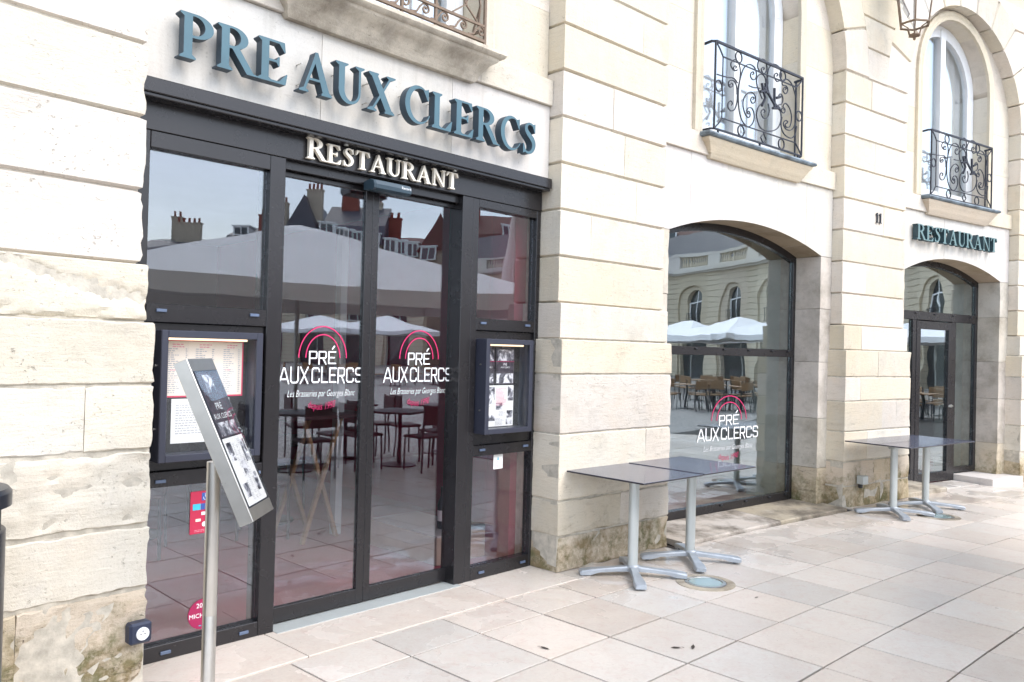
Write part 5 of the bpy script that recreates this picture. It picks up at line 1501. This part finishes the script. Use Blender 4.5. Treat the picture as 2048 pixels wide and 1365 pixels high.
def module_parts():
    """one bay of the crescent, s from 0 (pier left edge) to 4.235, relative to the circle centre"""
    rel = lambda s, d, z: Vector(((R0 - d) * cos(-s / R0), (R0 - d) * sin(-s / R0), z))
    res = []
    # pier: grooved profile swept along s
    prof = [(.08, 0), (.08, 1.69), (.04, 1.70), (.04, 1.945)]
    z = 1.955
    while z < 6.8:
        prof += [(-.03, z), (0, z + .02), (0, z + .32)]; z += .342
    prof += [(-.03, 6.99), (-.5, 6.99), (-.5, 0)]
    mb = MB(); n = len(prof); vs = [(s, p[0], p[1]) for s in (0, .63, 1.265) for p in prof]
    fs = [(k * n + i, k * n + (i + 1) % n, k * n + n + (i + 1) % n, k * n + n + i) for k in range(2) for i in range(n)] + [tuple(range(n)), tuple(2 * n + i for i in range(n - 1, -1, -1))]
    mb.add(vs, fs); mb.v = [tuple(rel(*v)) for v in mb.v]; res.append(('pier', mb, M['stone_far']))
    a, b = 1.265, 4.235; c = 2.75; h = 1.25; Rr = (h * h + RISE * RISE) / (2 * RISE)
    lo = lambda s: ZSPR if abs(s - c) >= h else ZSPR + RISE - Rr + sqrt(Rr * Rr - (s - c) ** 2)
    up = lambda s: 5.13 if abs(s - c) >= .8 else 5.13 + sqrt(.64 - (s - c) ** 2)
    bg_ = lambda s: ZS if abs(s - c) >= 1.47 else ZS + sqrt(1.47 ** 2 - (s - c) ** 2)
    mb = MB()
    mb.box(a, c - h, -.5, -.13, 0, ZSPR).box(c + h, b, -.5, -.13, 0, ZSPR)
    mb.prism(arch_poly(a, b, 3.41, lo, 16), -.13, -.5)
    mb.box(a, b, -.5, -.10, 3.41, 3.60).box(a, c - .8, -.5, -.16, 3.6, 5.13).box(c + .8, b, -.5, -.16, 3.6, 5.13)
    mb.prism(arch_poly(a, b, 6.5, up, 22), -.16, -.5)
    mb.prism(arch_poly(a, b, 6.99, bg_, 26), 0, -.155)
    mb.v = [tuple(rel(*v)) for v in mb.v]; res.append(('bay_wall', mb, M['stone_far']))
    mb = MB().box(c - .9, c + .9, -.12, .0, 3.5, 3.6); mb.v = [tuple(rel(*v)) for v in mb.v]; res.append(('window_ledge', mb, M['stone_pale']))
    mb = MB().prism([(c - h, 0), (c + h, 0)] + [(c + h - 2 * h * i / 10, lo(c + h - 2 * h * i / 10 - .0001)) for i in range(11)], -.42, -.45); mb.v = [tuple(rel(*v)) for v in mb.v]; res.append(('shop_glass', mb, M['far_glass']))
    mb = MB().prism([(c - .8, 3.6), (c + .8, 3.6)] + [(c + .8 - 1.6 * i / 12, up(c + .8 - 1.6 * i / 12 - .0001)) for i in range(13)], -.36, -.40); mb.v = [tuple(rel(*v)) for v in mb.v]; res.append(('upper_window', mb, M['far_glass']))
    mb = MB().box(c - .8, c - .68, -.36, -.32, 3.6, 5.2).box(c + .68, c + .8, -.36, -.32, 3.6, 5.2).box(c - .05, c + .05, -.36, -.32, 3.6, 5.88).box(c - .8, c + .8, -.359, -.321, 5.1, 5.18); mb.v = [tuple(rel(*v)) for v in mb.v]; res.append(('window_frame', mb, M['white_wood']))
    mb = MB()
    for z in (3.66, 4.4): mb.box(c - .75, c + .75, -.02, .0, z, z + .03)
    for i in range(13): mb.box(c - .75 + i * .12, c - .735 + i * .12, -.018, -.002, 3.66, 4.4)
    mb.v = [tuple(rel(*v)) for v in mb.v]; res.append(('railing', mb, M['rail']))
    mb = MB()
    for i in range(4):
        s0, s1 = 4.235 * i / 4, 4.235 * (i + 1) / 4
        mb.box(s0, s1, -.6, .25, 6.99, 7.1).box(s0, s1, -.6, .42, 7.1, 7.32).box(s0, s1, -.5, .05, 7.32, 7.5).box(s0, s1, -.4, .02, 8.2, 8.36)
    mb.box(0, 1.265, -.38, .0, 7.5, 8.2)
    mb.v = [tuple(rel(*v)) for v in mb.v]; res.append(('cornice', mb, M['stone_pale']))
    mb = MB()
    for i in range(12): mb.lathe([(.05, 7.5), (.09, 7.62), (.085, 7.75), (.04, 7.95), (.07, 8.1), (.07, 8.2)], 6, (1.38 + i * .248, -.2))
    mb.v = [tuple(rel(*v)) for v in mb.v]; res.append(('balusters', mb, M['stone']))
    mb = MB(); mb.prism([(0, 7.4), (4.235, 7.4), (4.235, 7.41), (0, 7.41)], -.5, -9)
    vs = []; 
    for s in (0, 2.1, 4.235): vs += [(s, -.9, 7.45), (s, -2.6, 10.3), (s, -8.5, 11.2), (s, -9, 7.45)]
    mb = MB().add(vs, [(4 * k + i, 4 * k + (i + 1) % 4, 4 * k + 4 + (i + 1) % 4, 4 * k + 4 + i) for k in range(2) for i in range(4)] + [(0, 1, 2, 3), (11, 10, 9, 8)])
    mb.v = [tuple(rel(*v)) for v in mb.v]; res.append(('roof', mb, M['slate']))
    return res
M['far_glass'] = plain('dark_far_window', (.02, .024, .03), .08, 0, .1, 2, spec=.8)
_mods = module_parts()
def crescent(name, label, s_list, roof=True, skip=None):
    t = thing(name, label, 'building', (CX, CY, 0))
    for s in s_list:
        for nm, mb, mt in _mods:
            if nm == 'roof' and not roof: continue
            if nm == 'pier' and s == skip: continue
            key = nm + '_mesh'
            if key not in _mm:
                o = mb.build(nm, mt, t); _mm[key] = o.data
            else:
                o = bpy.data.objects.new(nm, _mm[key]); COL.objects.link(o); o.parent = t
            if nm in ('balusters', 'railing', 'window_frame'): o['kind'] = 'stuff'
            o.rotation_euler = (0, 0, TH0 - s / R0)
    return t
_mm = {}
PI_ = 4.235
crescent('crescent_building', 'far curved stone building with arches and balustrade mirrored in the arched window', [9.501 + PI_ * k for k in range(0, 13)], skip=9.501)
crescent('crescent_building', 'distant stone building with balconies mirrored in the entrance doors', [66.5 + PI_ * k for k in range(0, 10)], roof=False)
crescent('crescent_building', 'stone building wing continuing left of the first pier', [-2.95 - PI_ * k for k in range(1, 3)])

# houses behind the far building
def house(x0, x1, y_ridge, y_eave, kind, label, chims, dorm, dist=75, gable=False):
    P0 = mirror(x0, 690, -.2, -.26, dist); P1 = mirror(x1, 690, -.2, -.26, dist)
    z = lambda y: 1.6 + (692 - y) * dist / F_PX
    c = (P0 + P1) / 2; u = (P1 - P0); wd = u.length; rz = atan2(-(P1 - P0).y, -(P1 - P0).x)
    # local x along the front seen from the square, local y away from the viewer
    t = thing('tall_house', label, 'house', (c.x, c.y, 0), atan2(u.y, u.x))
    back = 9.0; sgn = -1     # the square lies on local +y
    ze, zr = z(y_eave), z(y_ridge)
    h = wd / 2
    wall_ = plain('house_render', (.42, .37, .29), .85) if 'house_wall' not in M else M['house_wall']; M['house_wall'] = wall_
    MB().box(-h, h, -back, 0, 0, ze).build('wall', wall_, t)
    rm = M[kind]
    if gable:   # ridge runs away from the viewer
        MB().prism([(-h - .2, ze), (h + .2, ze), (h * .1, zr)], -back, .25).build('roof', rm, t)
    else:
        zm = ze + (zr - ze) * .45
        pr = [(.35, ze), (-.7, zm), (-back * .5, zr), (-back, ze)]
        vs = [(s, p[0], p[1]) for s in (-h, h) for p in pr]
        MB().add(vs, [(0, 1, 2, 3), (7, 6, 5, 4), (0, 4, 5, 1), (1, 5, 6, 2), (2, 6, 7, 3), (3, 7, 4, 0)]).build('roof', rm, t)
    for fx, fy, w, yt, mt, np_ in chims:      # chimney: x fraction, width, top y
        x = -h + fx * wd; zt = z(yt)
        o = MB().box(x - w / 2, x + w / 2, -back * fy - .35, -back * fy + .35, ze, zt).box(x - w / 2 - .06, x + w / 2 + .06, -back * fy - .41, -back * fy + .41, zt, zt + .15).build('chimney', M[mt], t)
        for i in range(np_):
            MB().lathe([(.13, zt + .15), (.11, zt + .65), (.13, zt + .7)], 8, (x - w / 2 + w * (i + .5) / np_, -back * fy)).build('chimney_pot', M['brick'], o)
    for fx, w, y0, y1 in dorm:
        x = -h + fx * wd
        o = MB().box(x - w / 2, x + w / 2, -1.6, .42, z(y0), z(y1)).box(x - w / 2 - .12, x + w / 2 + .12, -1.6, .5, z(y1), z(y1) + .12).build('dormer', M['white_wood'], t)
        MB().box(x - w / 2 + .16, x - .06, .42, .45, z(y0) + .12, z(y1) - .12).box(x + .06, x + w / 2 - .16, .42, .45, z(y0) + .12, z(y1) - .12).build('pane', M['far_glass'], o)
    return t
house(250, 385, 478, 520, 'slate', 'slate roofed house with cream chimneys mirrored at the far left', [(.42, .5, 1.1, 428, 'grey_render', 2), (.68, .35, 2.4, 445, 'grey_render', 5)], [])
house(440, 548, 448, 500, 'slate', 'slate roofed house with tall chimney stack mirrored beside the left post', [(.62, .4, 1.6, 428, 'brick', 3), (.92, .4, .9, 398, 'grey_render', 2)], [(.35, 1.6, 478, 460)])
house(552, 640, 392, 500, 'slate', 'dark slate gabled house with chimney mirrored in the left door', [(.72, .15, 1.5, 380, 'grey_render', 4)], [], gable=True)
house(635, 762, 398, 490, 'slate', 'slate mansard house with brick chimney and dormer row mirrored in the left door', [(.33, .45, 1.8, 378, 'brick', 5), (.72, .5, 1.5, 392, 'grey_render', 3)], [(.1, 1.3, 482, 450), (.3, 1.0, 488, 458), (.45, 1.0, 490, 462), (.6, 1.0, 495, 466), (.85, 1.2, 500, 470)])
house(762, 836, 462, 512, 'brown_tile', 'low brown roofed house with three white dormers mirrored in the right door', [(.15, .4, 1.1, 425, 'brick', 2)], [(.2, 1.0, 505, 480), (.5, 1.0, 508, 482), (.8, 1.0, 512, 485)])
house(832, 912, 424, 500, 'brown_tile', 'brown gabled house mirrored in the right door', [(.95, .4, 1.4, 462, 'grey_render', 3)], [(.25, 1.5, 520, 492)], gable=True, dist=74)
house(925, 1110, 408, 505, 'brown_tile', 'tall brown tiled roof with white window mirrored in the right side light', [(.05, .4, 1.2, 395, 'brick', 2)], [(.46, 1.3, 472, 445)], dist=70)

# parasols
def parasol(t, size, zp, ze, mat='canvas', size2=None):
    h = size / 2; h2 = (size2 or size) / 2; N = 8
    mb = MB(); vs = [(0, 0, zp)]; fs = []
    cor = [(-h, -h2), (h, -h2), (h, h2), (-h, h2)]
    rim = []
    for k in range(4):
        a, b = cor[k], cor[(k + 1) % 4]
        for i in range(N):
            u = i / N; sag = .10 * sin(pi * u)
            rim.append((a[0] + (b[0] - a[0]) * u, a[1] + (b[1] - a[1]) * u, ze - sag * .6))
    m = len(rim); rings = [(.12, .02), (.35, -.015), (.7, -.02), (1.0, 0)]
    for f, sg in rings:
        for p in rim: vs.append((p[0] * f, p[1] * f, zp + (p[2] - zp) * f + sg))
    for i in range(m): fs.append((0, 1 + i, 1 + (i + 1) % m))
    for r in range(len(rings) - 1):
        for i in range(m): fs.append((1 + r * m + i, 1 + r * m + (i + 1) % m, 1 + (r + 1) * m + (i + 1) % m, 1 + (r + 1) * m + i))
    base = 1 + (len(rings) - 1) * m
    for p in rim: vs.append((p[0], p[1], p[2] - .20))
    b2 = base + m
    for i in range(m): fs.append((base + i, base + (i + 1) % m, b2 + (i + 1) % m, b2 + i))
    mb.add(vs, fs); o = mb.build('canopy', M[mat], t)
    sm = o.modifiers.new('solid', 'SOLIDIFY'); sm.thickness = .006
    MB().lathe([(.028, 0), (.028, zp - .02)], 12).build('pole', M['alu'], t, smooth='auto')
    MB().bbox(-.35, .35, -.35, .35, -.03, .10, .02).build('base', M['alu_base'], t)
    for a, b in cor:
        MB().tube([(0, 0, zp - .75), (a * .55, b * .55, zp + (ze - zp) * .55 - .06)], .012, 5).build('strut', M['alu'], t)
        MB().tube([(0, 0, zp - .03), (a * .98, b * .98, ze - .03)], .012, 5).build('rib', M['alu'], t)
P = mirror(600, 455, -.2, -.26, 10.7)
big = thing('parasol', 'large white square parasol mirrored close up in the entrance glass', 'parasol', (P.x, P.y, -.03), radians(57.7), 'white parasols on the square')
parasol(big, 5.8, 3.2, 2.36, size2=3.7)
sm_ = mirror(640, 640, -.2, -.26, 43)
p2 = thing('parasol', 'small white parasol mirrored behind the left door logo', 'parasol', (sm_.x, sm_.y, 0), radians(10), 'white parasols on the square')
parasol(p2, 4.6, 3.2, 2.45)
for x, y, sc, D, lb, rz in ((775, 642, -.2, 43, 'small white parasol mirrored behind the right door logo', 15), (1483, 632, 4.02, 34, 'white parasol mirrored right of centre in the arched window', 60), (1384, 645, 4.02, 39, 'white parasol mirrored at the left of the arched window', 50), (1872, 668, 8.15, 30, 'white parasol mirrored in the farther arched door', 30)):
    q = mirror(x, y, sc, -.43 if sc > 1 else -.26, D)
    copy_tree(p2, (q.x, q.y, 0), radians(rz), lb)
q = mirror(1028, 560, -.2, -.2, 13.2)
t = thing('closed_parasol', 'closed beige pleated parasol mirrored in the right side light', 'parasol', (q.x, q.y, 0))
mb = MB(); n = 40; rows = [(3.85, .03), (3.7, .06), (3.2, .13), (2.6, .20), (2.0, .27), (1.5, .31), (1.42, .29)]
vs = []
for z, r in rows:
    for k in range(n): rr = r * (1 + (.16 if k % 2 else -.16)); vs.append((rr * cos(2 * pi * k / n), rr * sin(2 * pi * k / n), z))
fs = [(i * n + k, i * n + (k + 1) % n, (i + 1) * n + (k + 1) % n, (i + 1) * n + k) for i in range(len(rows) - 1) for k in range(n)] + [tuple(range(n))]
mb.add(vs, fs).build('cover', M['canvas_beige'], t)
MB().lathe([(.03, 0), (.03, 3.9)], 12).build('pole', M['alu'], t); MB().bbox(-.3, .3, -.3, .3, -.03, .09, .02).build('base', M['alu_base'], t)

# chairs and tables
def chair(t, mseat, mframe):
    MB().bbox(-.21, .21, -.21, .21, .44, .475, .012).build('seat', mseat, t)
    mb = MB(); mb.bbox(-.20, .20, .205, .235, .62, .86, .01); mb.build('backrest', mseat, t)
    for x, y, zt in ((-.19, -.18, .44), (.19, -.18, .44), (-.19, .20, .87), (.19, .20, .87)):
        MB().tube([(x * 1.05, y * 1.08, 0), (x, y, .44), (x, y + (.02 if zt > .5 else 0), zt)], .013, 5).build('leg', mframe, t)
def cafe_table(t, mtop, mleg, w=.7):
    MB().bbox(-w / 2, w / 2, -w / 2, w / 2, .715, .74, .006).build('tabletop', mtop, t)
    MB().lathe([(.03, .03), (.03, .715)], 12).build('column', mleg, t); MB().lathe([(.24, 0), (.24, .015), (.05, .035)], 20).build('base', mleg, t)
ch0 = None; tb0 = None
spots = []
rc = random.Random(21)
TB = [(1372, 4.02, 24, 'the first near table from the left mirrored in the arched window'), (1428, 4.02, 24.5, 'the second near table from the left mirrored in the arched window'), (1482, 4.02, 24, 'the third near table from the left mirrored in the arched window'), (1536, 4.02, 24.5, 'the fourth near table from the left mirrored in the arched window'),
      (1395, 4.02, 28.5, 'the left table of the far row mirrored in the arched window'), (1452, 4.02, 29, 'the middle table of the far row mirrored in the arched window'), (1508, 4.02, 28.5, 'the right table of the far row mirrored in the arched window'),
      (610, -.2, 33, 'the left far table mirrored in the left door'), (695, -.2, 35, 'the right far table mirrored in the left door'), (790, -.2, 33, 'the left far table mirrored in the right door'), (870, -.2, 35, 'the right far table mirrored in the right door'),
      (1845, 8.15, 22, 'the left table mirrored in the farther arched door'), (1885, 8.15, 24, 'the right table mirrored in the farther arched door')]
for i, (px_, sc, D, where) in enumerate(TB):
    q = mirror(px_, 780, sc, -.43 if sc > 1 else -.26, D); a = rc.uniform(0, 6)
    lb = 'brown terrace table, ' + where
    if tb0 is None:
        tb0 = thing('terrace_table', lb, 'table', (q.x, q.y, -.035), a, 'terrace tables on the square'); cafe_table(tb0, M['rattan'], M['rail'])
    else: copy_tree(tb0, (q.x, q.y, -.035), a, lb)
    for k in range(4):
        aa = a + k * pi / 2 + rc.uniform(-.15, .15); p = (q.x + .62 * cos(aa), q.y + .62 * sin(aa), -.035)
        lc = 'woven terrace chair at ' + where
        if ch0 is None:
            ch0 = thing('terrace_chair', lc, 'chair', p, aa - pi / 2, 'terrace chairs on the square'); chair(ch0, M['rattan'], M['rail'])
        else: copy_tree(ch0, p, aa - pi / 2, lc)
# dark furniture under the large parasol
dc = None; dt = None
for i, (px_, D, a, nm) in enumerate(((590, 10.3, .35, 'leftmost'), (690, 11.8, .5, 'second'), (800, 11.0, .4, 'third'), (880, 12.4, .55, 'rightmost'))):
    q = mirror(px_, 830, -.2, -.26, D)
    lb = 'dark table under the large parasol, %s of the four mirrored in the doors' % nm
    if dt is None:
        dt = thing('terrace_table', lb, 'table', (q.x, q.y, -.012 if False else 0.0), a, 'dark tables under the large parasol'); cafe_table(dt, M['hpl_edge'], M['black'])
    else: copy_tree(dt, (q.x, q.y, 0), a, lb)
    for k in range(3):
        aa = a + k * pi / 2 + .6 + rc.uniform(-.2, .2); p = (q.x + .6 * cos(aa), q.y + .6 * sin(aa), 0)
        lc = 'dark chair at the %s of the four tables under the large parasol' % nm
        if dc is None:
            dc = thing('terrace_chair', lc, 'chair', p, aa - pi / 2, 'dark chairs under the large parasol'); chair(dc, M['seat'], M['black'])
        else: copy_tree(dc, p, aa - pi / 2, lc)

# ------------------------------------------------------------------ inside the restaurant
def inside(s, d): return W(s, d, .0065)
ic = None
for i, (s, d, a, lb) in enumerate(((-.75, -2.3, .3, 'dark chair behind the left sliding door'), (-.25, -3.0, 2.0, 'dark chair facing the inner table, behind the door meeting stiles'), (.25, -2.3, 3.4, 'dark chair behind the right sliding door'), (.75, -3.1, 1.2, 'dark chair deep inside behind the right door'), (-1.2, -3.2, 5.0, 'dark chair deep inside behind the left glass'))):
    if ic is None:
        ic = thing('dining_chair', lb, 'chair', inside(s, d), a, 'chairs inside the restaurant'); chair(ic, M['seat'], M['black'])
    else: copy_tree(ic, inside(s, d), a, lb)
it = thing('dining_table', 'dark dining table seen through the left door', 'table', inside(-.55, -2.9), .4, 'tables inside the restaurant'); cafe_table(it, M['seat'], M['black'], .8)
copy_tree(it, inside(.5, -2.75), .2, 'dark dining table seen through the right door')
t = thing('high_table', 'dark high table on crossed pale wooden legs behind the left door', 'table', inside(.46, -2.0), RZ(.5) + .1)
for y in (-.2, .2):
    MB().tube([(-.19, y, .0), (.17, y, 1.0)], .022, 4).build('leg', M['wood'], t); MB().tube([(.19, y + .05, .0), (-.17, y + .05, 1.0)], .022, 4).build('leg', M['wood'], t)
MB().bbox(-.45, .45, -.32, .32, 1.0, 1.03, .005).build('tabletop', M['seat'], t)
t = thing('display_plinth', 'low pale plinth inside behind the right door', 'plinth', inside(.93, -1.0), RZ(.93))
MB().bbox(-.24, .24, -.40, .45, .0, .20, .006).build('block', M['grey_render'], t); MB().bbox(-.23, .23, -.39, .44, .2005, .215, .003).build('top', M['alu'], t)
t = thing('wine_bottle', 'dark wine bottle standing on the low plinth inside', 'bottle', W(.90, -.80, .2225))
MB().lathe([(.036, 0), (.037, .01), (.037, .18), (.03, .21), (.014, .25), (.014, .30), (.015, .30), (.015, .315)], 16).build('body', M['black_paint'], t, smooth='auto'); MB().lathe([(.0375, .06), (.0375, .14)], 16).build('bottle_label', M['paper'], t)
MB().box(1.18, 1.50, -.62, -.36, .007, 2.99).build('interior_column', plain('crimson_column', (.30, .022, .07), .5), BLD, fn=W)
MB().box(.66, .72, -1.98, -1.90, .007, 2.6).build('interior_post', M['plaster'], BLD, fn=W)
